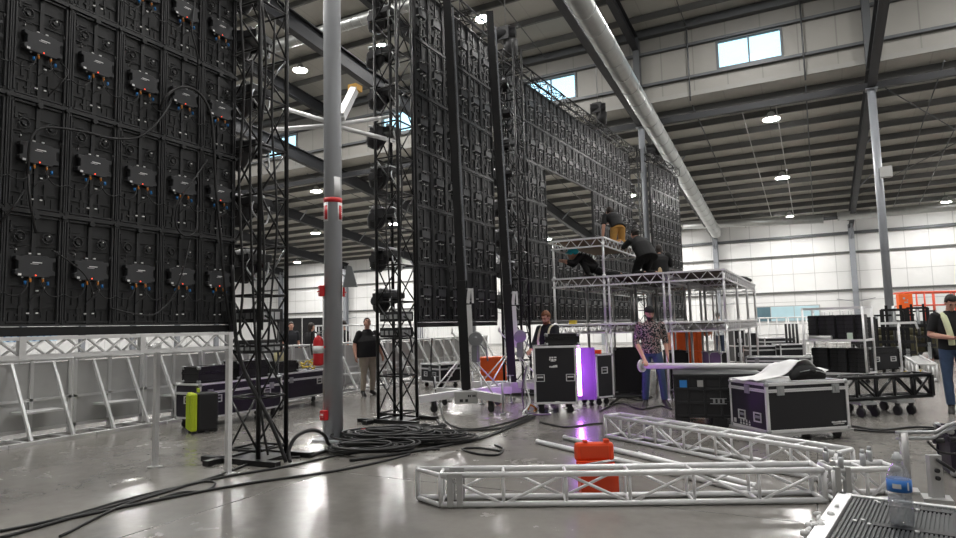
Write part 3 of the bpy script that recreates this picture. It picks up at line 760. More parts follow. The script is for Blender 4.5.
# ================================================================== crank-up lifting masts
def lift(base, top, label, yaw, txt=False):
    base = Vector(base); base.z = 0; t = thing('lifting_mast', label, 'lift', base)
    z0 = base+Vector((0, 0, .16)); ax = (top-z0).normalized(); s, u = frame(ax, R0)
    H = (top-z0).length
    b = M(); b.bar(z0, z0+ax*2.2, .17, .17, R0); obj('outer_mast', b, blk, t, bevel=.005)
    b = M(); b.bar(z0+ax*2.1, z0+ax*H, .145, .145, R0); obj('inner_mast', b, blk, t, bevel=.005)
    side = RT*.10-FW*.02; side.z = 0
    b = M(); b.bar(z0+side+ax*2.2, z0+side+ax*(H-.3), .02, .03, R0); obj('mast_rail', b, grey_p, t)
    b = M(); b.bar(z0+side*1.25+ax*.9, z0+side*1.25+ax*1.75, .10, .09, R0); b.bar(z0+side*1.1+ax*1.78, z0+side*1.5+ax*2.05, .05, .06, R0); b.bar(z0+side*2.0+ax*1.78, z0+side*2.0+ax*2.05, .025, .04, R0); obj('winch_bracket', b, white, t)
    w0 = z0+side*2.1+ax*1.12
    b = M(); b.cyl(w0, FW, .125, .08, 20); b.cyl(w0-FW*.05, FW, .125, .012, 20); b.cyl(w0-FW*.06, FW, .05, .08, 12); b.cyl(w0+FW*.045, FW, .14, .012, 20); obj('winch_drum', b, winch_m, t)
    b = M(); b.bar(w0+Vector((0, 0, -.12)), w0+Vector((0, 0, -.42)), .11, .10); b.path([w0, w0+RT*.2-ZV*.2, w0+RT*.22-ZV*.4], .016, 8); obj('winch_mount', b, winch_m, t)
    b = M(); b.path(catmull([w0-RT*.42+ZV*.12, w0-RT*.3-ZV*.02, w0-RT*.12-ZV*.06]), .014, 8); b.cyl(w0-RT*.42+ZV*.14, ZV, .02, .1, 8); obj('crank_handle', b, white, t)
    b = M(); b.box(base+Vector((0, 0, .24)), (.30, .30, .22), Matrix.Rotation(yaw, 3, 'Z')); obj('base_block', b, alud, t, bevel=.01)
    for k in range(4):
        an = yaw+R(45+90*k); dv = Vector((math.cos(an), math.sin(an), 0)); p0 = base+dv*.12+Vector((0, 0, .30)); p1 = base+dv*1.05+Vector((0, 0, .26))
        lg = obj('outrigger_leg', M().bar(p0, p1, .09, .13), alup, t, bevel=.005)
        obj('jack', M().tube(p1+Vector((0, 0, .28)), p1+Vector((0, 0, -.24)), .018, 8).cyl(p1+Vector((0, 0, -.245)), ZV, .05, .025, 12).bar(p1+Vector((0, 0, .28))-RT*.07, p1+Vector((0, 0, .28))+RT*.07, .015, .015), zinc, lg)
        pc = base+dv*.72; sd = Vector((-dv.y, dv.x, 0))
        obj('caster', M().cyl(pc+Vector((0, 0, .075)), sd, .07, .035, 14).box(pc+Vector((0, 0, .16)), (.07, .07, .09)), rub, lg)
        obj('brace', M().tube(base+dv*.10+Vector((0, 0, .95)), base+dv*.8+Vector((0, 0, .32)), .014, 8), alup, t)
    if txt:
        pl = base-F0*.30+RT*.0; pl.z = 0
        o = obj('control_plate', M().box(pl+ZV*.24, (.42, .06, .22), Matrix.Rotation(PSI, 3, 'Z')), ltgrey, t, bevel=.01)
        obj('plate_bracket', M().bar(pl+ZV*.24, base+ZV*.24, .08, .06), alud, t)
        b = M(); f = pl-F0*.032
        for (x0, w_, z0_, h_) in ((.03, .025, .27, .04), (.062, .02, .27, .04), (.09, .012, .285, .008), (.11, .024, .27, .04), (.142, .024, .27, .04), (-.02, .05, .19, .05), (-.12, .06, .19, .05)): b.box(f+R0*(x0+w_/2)+ZV*(z0_), (w_, .004, h_), Matrix.Rotation(PSI, 3, 'Z'))
        obj('stencil_mark', b, blk, o)
    return t, ax
topm = D(449, 12, 12.0)
lm1, _ = lift(G(467, 409), D(446.5, -8, 11.7), 'black lifting mast with silver outrigger base before the middle wall', R(20), True)
lm2, _ = lift(G(513, 399), D(489.5, 12, 13.1), 'black lifting mast with silver outrigger base beside the red haired man', R(35))

# ================================================================== silver deck scaffold
PY = D(604, 277.5, 13.0).y
Z1, Z2, Z3 = 1.50, 2.47, 3.28
def deck_module(name, label, x0, x1, y0, y1, zb, zt, group, dark=True):
    t = thing(name, label, 'stage deck', ((x0+x1)/2, (y0+y1)/2, zb), 0, group)
    for (x, y) in ((x0+.025, y0+.025), (x1-.025, y0+.025), (x1-.025, y1-.025), (x0+.025, y1-.025)):
        b = M(); b.tube((x, y, zb+.002), (x, y, zt-.03), .024, 10); b.cyl((x, y, zb+.012), ZV, .04, .02, 12); obj('leg', b, alu, t)
    obj('deck_board', M().b2((x0+.02, y0+.02, zt-.035), (x1-.02, y1-.02, zt)), deckm, t)
    obj('deck_underside', M().b2((x0+.04, y0+.04, zt-.06), (x1-.04, y1-.04, zt-.036)), ply if not dark else ret, t)
    hh = .17
    def edge(a, bb):
        a = Vector(a); bb = Vector(bb); m = M(); m.bar(a, bb, .045, .035); m.bar(a-Vector((0, 0, hh)), bb-Vector((0, 0, hh)), .035, .03)
        L = (bb-a).length; n = max(2, round(L/.15)); 
        for i in range(n):
            p = a.lerp(bb, i/n); q = a.lerp(bb, (i+1)/n)
            if i % 2: m.tube(p, q-Vector((0, 0, hh)), .009, 6)
            else: m.tube(p-Vector((0, 0, hh)), q, .009, 6)
        obj('edge_truss', m, alu, t)
    z = zt-.018
    edge((x0, y0, z), (x1, y0, z)); edge((x1, y0, z), (x1, y1, z)); edge((x1, y1, z), (x0, y1, z)); edge((x0, y1, z), (x0, y0, z))
    return t
xa = [atY(552.5, 279, PY).x, atY(604.5, 277, PY).x, atY(607, 277, PY).x, atY(664, 272, PY).x, atY(667, 272, PY).x, atY(724, 268, PY).x]
yend = G(757, 288.5, Z2); DY = 2.2
bays = [(xa[0], xa[1], 'left'), (xa[2], xa[3], 'middle'), (xa[4], xa[5], 'right')]
for lev, (zb, zt, ln) in enumerate(((0, Z1, 'lower'), (Z1+.005, Z2, 'upper'))):
    for (x0, x1, bn) in bays:
        for r_, rn in ((0, 'front'), (1, 'second'), (2, 'rear')):
            deck_module('stage_deck', 'silver framed stage deck on legs, %s tier, %s bay, %s row' % (ln, bn, rn), x0, x1, PY+r_*DY, PY+(r_+1)*DY-.01, zb, zt, 'stage decks of the scaffold')
ux1 = atY(603, 237, PY).x
deck_module('stage_deck', 'topmost small stage deck with brown underside, left of the kneeling man', xa[0], ux1, PY+.02, PY+2.9, Z2+.005, Z3, 'stage decks of the scaffold', False)
b = M(); q = G(750, 283, Z2); q = Vector((xa[5]-.3, PY+5.4, Z2))
b.ell(q+Vector((0, 0, .09)), (.28, .22, .10)); b.ell(q+Vector((.12, .2, .07)), (.2, .2, .08)); solo('black_bag', b, cloth_k, 'flat black bag lying on the right rear corner of the upper deck', 'bag', org=(q.x, q.y, Z2))
# ================================================================== flight cases
def Rz(a): return Matrix.Rotation(a, 3, 'Z')
def case(name, label, org, dx, size, panel=None, cat='flight case', wheels=.14, handles=(), latches=(), lid=.72, group=None, edge=alu, ew=.03, skirt=False, panels=None):
    # org: ground point under the front-left bottom corner; dx: unit vector along the front; depth goes away from the front
    panel = panel or case_m; org = Vector(org); dx = Vector(dx); dx.normalize(); dy = Vector((-dx.y, dx.x, 0)); lx, ly, lz = size
    t = thing(name, label, cat, org+dx*lx/2+dy*ly/2, math.atan2(dx.y, dx.x), group)
    zz = wheels
    def P(x, y, z): return Vector((x-lx/2, y-ly/2, z))
    b = M(); b.b2(P(.012, .012, zz+.012), P(lx-.012, ly-.012, zz+lz-.012)); obj('body', b, panel, t, True)
    if panels:
        obj('side_panel', M().b2(P(.006, .03, zz+.03), P(.0125, ly-.03, zz+lz-.03)), panels, t, True)
    b = M(); e = ew
    for x in (0, lx-e):
        for y in (0, ly-e): b.b2(P(x, y, zz), P(x+e, y+e, zz+lz))
    for z in (zz, zz+lz-e):
        for y in (0, ly-e): b.b2(P(0, y, z), P(lx, y+e, z+e))
        for x in (0, lx-e): b.b2(P(x, 0, z), P(x+e, ly, z+e))
    obj('edge_trim', b, edge, t, True, bevel=.003)
    if lid:
        z = zz+lz*lid; b = M(); b.b2(P(-.004, -.004, z-.018), P(lx+.004, ly+.004, z-.002)); b.b2(P(-.004, -.004, z+.002), P(lx+.004, ly+.004, z+.02)); obj('lid_seam', b, edge, t, True)
    b = M()
    for x in (.02, lx-.02):
        for y in (.02, ly-.02):
            for z in (zz+.02, zz+lz-.02): b.ell(P(x, y, z), .034, nu=10, nv=6)
    obj('corner', b, zinc, t, True)
    for (f, u, z) in handles:                      # recessed butterfly handles
        h = thing0('handle', t)
        def H(a, bb, dd): # a along face, bb up, dd outwards
            if f == 'front': return P(u+a, -dd, zz+z+bb)
            if f == 'left': return P(-dd, u-a, zz+z+bb)
            return P(lx+dd, u+a, zz+z+bb)
        b = M()
        for (a0, a1, b0, b1) in ((-.075, .075, .045, .06), (-.075, .075, -.06, -.045), (-.075, -.06, -.06, .06), (.06, .075, -.06, .06)): b.b2(H(a0, b0, -.012), H(a1, b1, .006))
        o = obj('handle', b, alu, t, True)
        obj('grip', M().b2(H(-.05, -.01, -.01), H(.05, .02, .008)), zinc, o, True); obj('recess', M().b2(H(-.06, -.045, -.013), H(.06, .045, -.008)), blk, o, True)
    for (f, u) in latches:
        z = zz+lz*(lid or .7)
        def H(a, bb, dd):
            if f == 'front': return P(u+a, -dd, z+bb)
            if f == 'left': return P(-dd, u-a, z+bb)
            return P(lx+dd, u+a, z+bb)
        b = M(); b.b2(H(-.05, -.055, -.01), H(.05, .055, .009)); b.b2(H(-.018, -.03, .009), H(.018, .03, .016)); obj('latch', b, zinc, t, True, bevel=.004)
    if wheels > .03:
        for x in (.12, lx-.12):
            for y in (.1, ly-.1):
                b = M(); b.cyl(P(x, y, .055), (0, 1, 0), .055, .035, 14); b.box(P(x, y, (wheels+.07)/2+.02), (.05, .06, wheels-.07)); b.box(P(x, y, wheels-.006), (.1, .1, .012)); obj('caster', b, rub, t, True)
        if skirt:
            obj('dolly_board', M().b2(P(-.02, -.02, zz-.03), P(lx+.02, ly+.02, zz-.002)), alud, t, True)
    return t
def thing0(n, t): return None
# ---- big foreground case
cc = D(765.5, 385, 7.76); ce = D(847.5, 381.5, 7.99); cc.z = ce.z = 0; dxb = (ce-cc).normalized(); LX_ = (ce-cc).length
big = case('flight_case', 'big black flight case with purple side under a white sheet, on casters', cc, dxb, (LX_, .77, .60), case_m, handles=(('left', .52, .17), ('left', .2, .17)), latches=(('front', .2), ('front', LX_-.18), ('left', .38)), lid=.84, wheels=.12, skirt=True, panels=case_p, ew=.035)
dyb = Vector((-dxb.y, dxb.x, 0))
# marks on it
def onface(o, x, y, z): return o
b = M(); hw = LX_/2
for (x0, x1, z0, z1) in ((-.20, -.17, 0, .018), (-.165, -.14, 0, .014), (-.135, -.115, 0, .016), (-.11, -.075, 0, .018), (-.06, -.04, .002, .018), (-.036, -.016, .002, .018), (-.012, .0, .002, .018), (-.18, -.12, -.018, -.010), (-.115, -.03, -.016, -.009)):
    b.b2((hw+x0-.06, -.386, .20+z0), (hw+x1-.06, -.3735, .20+z1))
obj('printed_mark', b, label_w, big, True, label='small white printed lettering')
b = M(); X = -hw+.0055
b.b2((X-.0035, .27, .17), (X, .32, .225))
obj('paper_label', b, label_w, big, True, label='small white label')
b = M()
for k, yy in enumerate((.17, .11, .05, -.01)):
    b.b2((X-.003, yy-.017, .165), (X, yy+.017, .185))
    if k == 0: b.b2((X-.003, yy-.006, .185), (X, yy+.006, .225)); b.b2((X-.003, yy-.016, .205), (X, yy+.016, .213))
    elif k == 1: b.b2((X-.003, yy-.014, .205), (X, yy+.014, .23)); b.b2((X-.003, yy-.004, .185), (X, yy+.004, .205))
    elif k == 2: b.b2((X-.003, yy-.014, .195), (X, yy-.004, .232)); b.b2((X-.003, yy+.003, .195), (X, yy+.014, .232))
    else: b.poly([(X-.003, yy-.016, .195), (X-.003, yy+.016, .195), (X-.003, yy, .23)], (.003, 0, 0))
obj('pictogram', b, label_w, big, True, label='row of white handling symbols')
# white sheet + black bag on it
def on_big(u, v, z=0): return cc+dxb*u+dyb*v+Vector((0, 0, .721+z))
b = M(); nu, nv = 26, 10; vs = []
for i in range(nu+1):
    for j in range(nv+1):
        u = -.0+i/nu; v = j/nv
        s = u*1.28
        h = .025+.24*math.exp(-((u-.66)/.17)**2)*(1-.25*v)+.012*math.sin(9*v+u*5)+(.09*math.exp(-((u-1.0)/.1)**2))+.06*max(0, u-.1)*(1 if u < .6 else .3)
        vs.append(on_big(-.04+s*.80-.05*v, .12+.50*v+(.06*math.sin(u*6)), h))
top = list(vs); W_ = nv+1
bot = [p-Vector((0, 0, .007)) for p in vs]; o_ = len(top)
fs = []
for i in range(nu):
    for j in range(nv):
        a = i*W_+j; fs += [(a, a+W_, a+W_+1, a+1), (o_+a+1, o_+a+W_+1, o_+a+W_, o_+a)]
for i in range(nu):
    fs += [(i*W_, o_+i*W_, o_+(i+1)*W_, (i+1)*W_), ((i+1)*W_+nv, o_+(i+1)*W_+nv, o_+i*W_+nv, i*W_+nv)]
for j in range(nv): fs += [(j+1, o_+j+1, o_+j, j), (nu*W_+j, o_+nu*W_+j, o_+nu*W_+j+1, nu*W_+j+1)]
b.add(top+bot, fs, True); solo('white_sheet', b, whitec, 'white vinyl sheet draped over the top of the big foreground flight case', 'sheet', org=on_big(.4, .4))
q = on_big(.66, .10); t = thing('equipment_bag', 'black padded bag in front of the white sheet on the big case', 'bag', q, math.atan2(dxb.y, dxb.x))
b = M()
b.loft([((x, 0, .012+h*.5), (0, w, 0), (0, 0, h*.5)) for x, w, h in ((-.22, .02, .05), (-.2, .07, .10), (-.12, .10, .17), (-.02, .11, .19), (.1, .11, .16), (.2, .09, .12), (.24, .05, .09), (.25, .02, .05))], 16)
obj('bag_body', b, cloth_k, t, True); b = M(); b.path([(-.16, -.085, .12), (-.05, -.115, .14), (.1, -.115, .12), (.2, -.09, .09)], .006, 6); obj('zip', b, zinc, t, True)
b = M(); b.path(catmull([(-.06, -.10, .11), (-.04, -.12, .135), (.02, -.125, .135), (.04, -.11, .11)]), .008, 6); obj('bag_handle', b, rub, t, True)

# ---- black bulk crate
k0 = G(676, 427); k1 = D(800, 424, 9.0); k1.z = 0; rk_ = Vector((k0.x, k0.y, 0)).normalized(); dk = Vector((rk_.y, -rk_.x, 0)); dky = Vector((-dk.y, dk.x, 0))
t = thing('bulk_crate', 'black folding plastic bulk crate behind the big foreground case', 'crate', k0+dk*.6+dky*.5, math.atan2(dk.y, dk.x))
b = M(); b.b2((-.58, -.48, .13), (.58, .48, .73)); obj('crate_body', b, blkm, t, True, bevel=.01)
b = M()
for z in (.14, .33, .52, .70): b.b2((-.6, -.505, z), (.6, -.48, z+.035)); b.b2((-.605, -.5, z), (-.58, .5, z+.035))
for x in (-.6, -.42, -.2, .02, .24, .45, .575): b.b2((x, -.505, .13), (x+.03, -.48, .74))
for y in (-.5, -.25, 0, .25, .475): b.b2((-.605, y, .13), (-.58, y+.03, .74))
obj('rib', b, blkm, t, True, bevel=.004)
b = M(); b.b2((-.61, -.51, .715), (.61, .51, .75)); obj('rim', b, blkm, t, True, bevel=.008)
for x in (-.5, 0, .5):
    obj('foot', M().b2((x-.1, -.5, 0), (x+.1, .5, .13)), blkm, t, True, bevel=.008)
b = M(); b.b2((-.12, -.512, .40), (.1, -.50, .41)); b.b2((-.12, -.512, .33), (.1, -.50, .34)); b.b2((-.08, -.513, .345), (-.05, -.5, .4)); b.b2((-.02, -.513, .345), (.01, -.5, .4)); b.b2((.04, -.513, .345), (.07, -.5, .4)); obj('moulded_mark', b, zinc, t, True, label='small grey moulded mark')
obj('sticker', M().b2((-.52, -.509, .56), (-.42, -.4955, .66)), blue_m, t, True, label='blue sticker'); obj('sticker', M().b2((-.28, -.509, .57), (-.2, -.4955, .66)), ltgrey, t, True, label='pale grey sticker')
# ---- white roll
pa = D(642, 367.5, 10.75); pb = D(772, 364.8, 8.95)
kt = .75+.058
t = thing('white_roll', 'long white vinyl roll lying over the black crate, held by floral shirt man', 'roll', pa)
pm = Vector(k0+dk*.2+dky*.3); 
# set the roll so it rests on the crate rim
pb.z = kt+.03; pa.z = .772
obj('roll', M().tube(pa, pb, .048, 18), white, t)
obj('end_disc', M().cyl(pa, pb-pa, .105, .03, 24).cyl(pa-(pb-pa).normalized()*.02, pb-pa, .03, .03, 14), white, t)

# ---- rack case with violet tube
rk = G(535, 414); rk2 = D(578.5, 414, 10.75); rk2.z = 0; dr = (rk2-rk).normalized(); dry = Vector((-dr.y, dr.x, 0)); LR = (rk2-rk).length
ang = math.atan2(dr.y, dr.x)
t = thing('rack_case', 'tall black rack case with glowing violet side, below the red haired man', 'rack case', rk+dr*LR/2+dry*.4, ang)
hx = LR/2; hz0, hz1 = .16, 1.14
b = M(); b.b2((-hx+.01, -.39, hz0+.01), (hx-.01, -.37, hz1-.01)); b.b2((-hx+.01, -.39, hz1-.02), (hx-.01, .39, hz1-.005)); b.b2((-hx+.01, -.39, hz0), (hx-.01, .39, hz0+.02)); b.b2((-hx+.005, -.39, hz0), (-hx+.02, .39, hz1)); obj('body', b, case_m, t, True)
obj('inner_chassis', M().b2((-hx+.05, -.34, hz0+.03), (hx-.13, .36, hz1-.04)), blkm, t, True)
b = M(); e = .035
for x in (-hx, hx-e):
    b.b2((x, -.4, hz0), (x+e, -.4+e, hz1)); b.b2((x, .4-e, hz0), (x+e, .4, hz1))
    for z in (hz0, hz1-e): b.b2((x, -.4, z), (x+e, .4, z+e))
for z in (hz0, hz1-e):
    for y in (-.4, .4-e): b.b2((-hx, y, z), (hx, y+e, z+e))
obj('edge_trim', b, alu, t, True, bevel=.003)
for x in (-hx+.11, hx-.11):
    b = M()
    for (a0, a1, z0, z1) in ((-.075, .075, .05, .06), (-.075, .075, -.06, -.05), (-.075, -.062, -.06, .06), (.062, .075, -.06, .06), (-.05, .05, .0, .025)): b.b2((x+a0, -.402, .60+z0), (x+a1, -.388, .60+z1))
    h = obj('handle', b, alu, t, True); obj('recess', M().b2((x-.062, -.394, .55), (x+.062, -.389, .65)), blk, h, True)
b = M()      # two small white marks on the front
for (x0, x1, z0, z1) in ((-.07, -.045, .925, .955), (-.035, -.005, .93, .955), (.005, .05, .935, .955), (-.075, -.05, .895, .918), (-.04, .0, .885, .918), (.01, .045, .89, .918), (-.05, .03, .875, .883)): b.b2((x0-.02, -.3935, z0), (x1-.02, -.389, z1))
b.loft([((-.02+x, -.392, .79+h), (w, 0, 0), (0, 0, hh)) for x, h, w, hh in ((0, 0, .02, .02),)]*1+[((-.02, -.389, .79), (.02, 0, 0), (0, 0, .02))], 12)
for (x0, x1, z0, z1) in ((-.085, -.06, .775, .80), (-.055, -.03, .77, .80), (-.025, .0, .775, .803), (.005, .05, .775, .815)): b.b2((x0-.01, -.3935, z0), (x1-.01, -.389, z1))
b.b2((-.02, -.3935, .19), (.06, -.389, .205)); obj('printed_mark', b, label_w, t, True, label='two small white printed emblems')
obj('light_tube', M().cyl((hx+.05, -.25, .68), (0, 0, 1), .030, .80, 12), strip_m, t, True, label='glowing violet tube')
obj('light_tube', M().cyl((-hx+.15, .47, .60), (0, 0, 1), .018, .70, 12), strip_m, t, True, label='glowing violet tube')
obj('tube_bracket', M().b2((-hx+.13, .39, .27), (-hx+.17, .49, .29)).b2((-hx+.13, .39, .91), (-hx+.17, .49, .93)), blkm, t, True)
obj('side_door', M().b2((hx-.01, .12, hz0), (hx+.36, .15, hz1-.06)).b2((hx+.33, .09, hz0), (hx+.36, .15, hz1-.06)), [purple_p], t, True, label='open side door lit violet')  # violet glow of the tube is put into the door's base colour
b = M()
for k in range(8):
    z = .25+.1*k; b.path(catmull([(hx-.13, -.1+.03*k, z), (hx+.02, -.05, z-.08), (hx-.02, .15, z-.15), (hx-.13, .25, z-.05)]), .009, 6)
obj('wiring', b, white, t, True)
for x in (-hx+.12, hx-.12):
    for y in (-.3, .3): obj('caster', M().cyl((x, y, .055), (0, 1, 0), .055, .04, 14).box((x, y, .12), (.06, .06, .08)), rub, t, True)
def rp(x, y, z=0): return rk+dr*(x+hx)+dry*(y+.4)+Vector((0, 0, z))
case('equipment_case', 'black equipment case lying on top of the tall rack case', rp(-hx+.22, -.33, 1.142), dr, (.58, .5, .20), blkm, wheels=.0, lid=.6, edge=blk, cat='equipment case')
# a second rack seen behind it, lit violet
rk3 = D(598, 405, 11.6); rk3.z = 0
case('rack_case', 'black rack with pale edges standing right of the violet lit rack', rk3, (dr+dry*.75).normalized(), (.42, .6, .80), blkm, wheels=.14, lid=0, cat='rack case', ew=.03, handles=(('front', .2, .5),))
b = M(); q = rk3+Vector((0, 0, .945)); b.b2(q+Vector((-.06, .06, 0)), q+Vector((.06, .16, .07))); solo('small_box', b, orange2, 'small orange box on the rack right of the violet glow', 'box', bevel=.008)

# ---- left cases along the barricade
xA = G(283, 416).x
pA = Vector((xA-.05, G(283, 416).y-.10, 0))
upY = Vector((0, 1, 0))
case('flight_case', 'long black flight case with silver edges behind the left wall edge tower', Vector((-8.66, 6.9, 0)), upY, (1.75, .60, .56), case_p, handles=(('front', .35, .3), ('front', 1.4, .3), ('left', .3, .3)), latches=(('front', .2), ('front', 1.5)), wheels=.15)
case('flight_case', 'black flight case on casters between left wall tower and near column', Vector((-9.12, 9.05, 0)), upY, (1.55, .58, .52), case_p, handles=(('front', 1.1, .3),), latches=(('front', .3),), wheels=.18)
xA = -8.66; pA = Vector((xA, 8.66, 0))
zt = .15+.56+.002
case('monitor_case', 'low black equipment box on the long case behind the left tower', Vector((xA-.1, 6.95, zt)), upY, (.62, .4, .26), blkm, wheels=0, lid=.6, edge=blk, cat='equipment case')
case('monitor_case', 'second low black equipment box on the long case, nearer the tower', Vector((xA-.1, 7.75, zt)), upY, (.7, .42, .30), blkm, wheels=0, lid=.6, edge=blk, cat='equipment case')
zt2 = .18+.52+.002
case('monitor_case', 'black box beside the pale jug on the case by the near column', Vector((-9.25, 9.1, zt2)), upY, (.58, .40, .22), blkm, wheels=0, lid=.6, edge=blk, cat='equipment case')
q = Vector((-9.4, 9.30, zt2+.222)); t = thing('jug', 'pale yellow liquid jug standing on the black box near the column', 'jug', q)
b = M(); b.lathe(q, [(.085, 0), (.095, .02), (.095, .16), (.06, .22), (.03, .25), (.03, .27)], 16); obj('jug_body', b, jug_m, t); b = M(); b.lathe(q+Vector((0, 0, .27)), [(.034, 0), (.034, .03)], 14); obj('cap', b, white, t)
q = Vector((-9.4, 9.95, zt2))
for k, (dx_, m_, lab) in enumerate(((0, ltgrey, 'loose coil of pale grey cable on the case by the near column'), (.14, yellow, 'loose coil of yellow cable on the case by the near column'))):
    b = M(); P = [q+Vector((dx_+.12*math.cos(a*.7)*(1+.2*math.sin(a)), .14*math.sin(a*.7), .03+.008*a+.03*math.sin(a*2.3))) for a in range(22)]
    b.path(catmull(P, 4), .014, 6); solo('cable_coil', b, m_, lab, 'cable')
case('flight_case', 'black flight case with silver edges under the middle wall by the barricade', G(440, 389), hdir(.8, .6), (.65, .90, .46), case_m, handles=(('left', .25, .2), ('left', .65, .2), ('front', .3, .2)), latches=(('left', .45), ('front', .3)), wheels=.14)
# text "ST-25" style stencil on the lift base block is on its leg: small dark marks
# ---- lime and black case
q = G(195, 432.5); t = thing('rolling_case', 'lime green and black hard rolling case standing upright by the barricade', 'case', Vector((q.x, q.y, 0)), face(R0*-.80-F0*.55))
b = M(); b.b2((-.17, -.30, .03), (.17, .0, .60)); obj('shell', b, blkm, t, True, bevel=.03)
b = M(); b.b2((-.175, .0, .03), (.175, .10, .60)); obj('lid', b, lime, t, True, bevel=.03)
b = M()
for x in (-.1, .0, .1): b.b2((x-.02, .10, .06), (x+.02, .115, .57))
for z in (.15, .45): b.b2((.172, -.03, z), (.19, .05, z+.07))
obj('rib', b, lime, t, True, bevel=.005)
b = M(); b.path(catmull([(-.06, -.04, .60), (-.06, -.04, .65), (.06, -.04, .65), (.06, -.04, .60)]), .012, 8); obj('handle', b, lime, t, True)
for x in (-.13, .13): obj('wheel', M().cyl((x, -.26, .035), (1, 0, 0), .035, .04, 12), rub, t, True)
for x in (-.13, .13): obj('foot', M().b2((x-.03, .02, 0), (x+.03, .07, .035)), rub, t, True)

# ---- crowd barricades along the left
def barricade(label, y0, L=1.18, X=-10.5):
    t = thing('crowd_barricade', label, 'barricade', (X, y0+L/2, 0), 0, 'steel crowd barricades along the left')
    x = 0; h = L/2
    b = M()
    for y in (-h+.03, 0, h-.03): b.b2((x-.02, y-.025, .02), (x+.02, y+.025, 1.16))
    b.tube((x, -h, 1.17), (x, h, 1.17), .028, 10); b.b2((x-.02, -h, .10), (x+.02, h, .15)); b.b2((x-.02, -h, .55), (x+.02, h, .59)); obj('frame', b, alup, t, True)
    b = M(); b.b2((x-.03, -h+.01, .12), (x-.022, h-.01, 1.12)); obj('panel', b, mesh_m, t, True)
    for y in (-h+.30, h-.30):
        b = M(); b.bar((x+.02, y, 1.12), (x+.62, y, .05), .05, .035, Vector((0, 1, 0))); obj('brace', b, alup, t, True)
    b = M(); b.b2((x-.05, -h, .0), (x+.0, h, .03)); b.b2((x+.60, -h, 0), (x+.68, h, .05)); 
    for y in (-h+.3, h-.3): b.b2((x, y-.03, .0), (x+.65, y+.03, .03))
    obj('base', b, alup, t, True)
    b = M(); b.b2((x+.02, -h+.3, .40), (x+.37, h-.3, .43)); obj('step', b, alup, t, True)
    return t
y = 2.4; k = 0
pos = ['cut off at the left edge', 'nearest in full view', 'second in full view', 'third in full view, behind the thin post', 'fourth in full view, left of the lime case', 'fifth, by the lime case', 'sixth, behind the long cases', 'seventh, behind the cases', 'eighth, behind the column', 'ninth, left of the man in black', 'tenth, right behind the man in black', 'eleventh, behind the middle tower', 'twelfth, beyond the middle tower', 'thirteenth, under the middle wall', 'fourteenth, farthest of the line']
for k, pn in enumerate(pos): barricade('silver crowd barricade with slanted braces, '+pn, 2.4+1.2*k)
# pale fence panel rows beyond (vertical bars)
def barfence(label, p0, d, L):
    t = thing('bar_fence', label, 'fence', p0, math.atan2(d.y, d.x), 'white bar fences')
    b = M(); b.tube((0, 0, 1.62), (L, 0, 1.62), .02, 8); b.tube((0, 0, .2), (L, 0, .2), .02, 8); b.tube((.02, 0, 0), (.02, 0, 1.62), .02, 8); b.tube((L-.02, 0, 0), (L-.02, 0, 1.62), .02, 8); obj('frame', b, white, t, True)
    b = M(); n = int(L/.13)
    for i in range(1, n): b.tube((L*i/n, 0, .2), (L*i/n, 0, 1.62), .011, 6)
    obj('bars', b, white, t, True)
for i, lb in enumerate(('left of the lifting masts', 'between the lifting masts', 'beyond the red haired person')): barfence('white vertical bar fence under the middle wall, '+lb, Vector((-11.1, 12.2+2.6*i, 0)), Vector((0, 1, 0)), 2.5)

# ---- aluminium truss on posts in front of the barricades
p228 = G(228, 474); p155 = G(155, 467)
ea = p228.copy(); ea.z = 1.5-(340.5-333)*6.75/637; eb = ea+d1v*4.2
t = thing('handrail_truss', 'slim silver ladder truss raised on posts below the big left wall', 'truss', Vector((ea.x, ea.y, 0)))
dd = (eb-ea).normalized(); L = (eb-ea).length
for off in (Vector((0, 0, 0)), Vector((-.30, 0, 0))):
    for dz in (.075, -.075): obj('chord', M().bar(ea+off+Vector((0, 0, dz)), eb+off+Vector((0, 0, dz)), .04, .03), alup, t)
b = M(); n = int(L/.17)
for off in (Vector((0, 0, 0)), Vector((-.30, 0, 0))):
    for i in range(n):
        a = ea+off+dd*(L*i/n); c = ea+off+dd*(L*(i+1)/n); s = .07 if i % 2 else -.07; b.tube(a+Vector((0, 0, s)), c-Vector((0, 0, s)), .011, 6)
for i in range(0, n, 6):
    a = ea+dd*(L*i/n); b.bar(a+Vector((0, 0, .075)), a+Vector((-.3, 0, .075)), .03, .02); b.box(a, (.05, .05, .17)); 
obj('lacing', b, alup, t)
def post(p, z, nm):
    b = M(); p = Vector(p); b.b2((p.x-.026, p.y-.026, .01), (p.x+.026, p.y+.026, z)); b.b2((p.x-.06, p.y-.06, 0), (p.x+.06, p.y+.06, .012)); obj(nm, b, alup, t)
post(p228, ea.z+.09, 'post')
pp = ea+dd*1.0+Vector((-.9, 0, 0)); post(p155, ea.z-.02, 'post'); obj('cross_arm', M().bar(Vector((p155.x, p155.y, ea.z-.05)), ea+dd*.75+Vector((-.3, 0, -.05)), .04, .04), alup, t)
post(ea+dd*3.2, ea.z-.07, 'post')
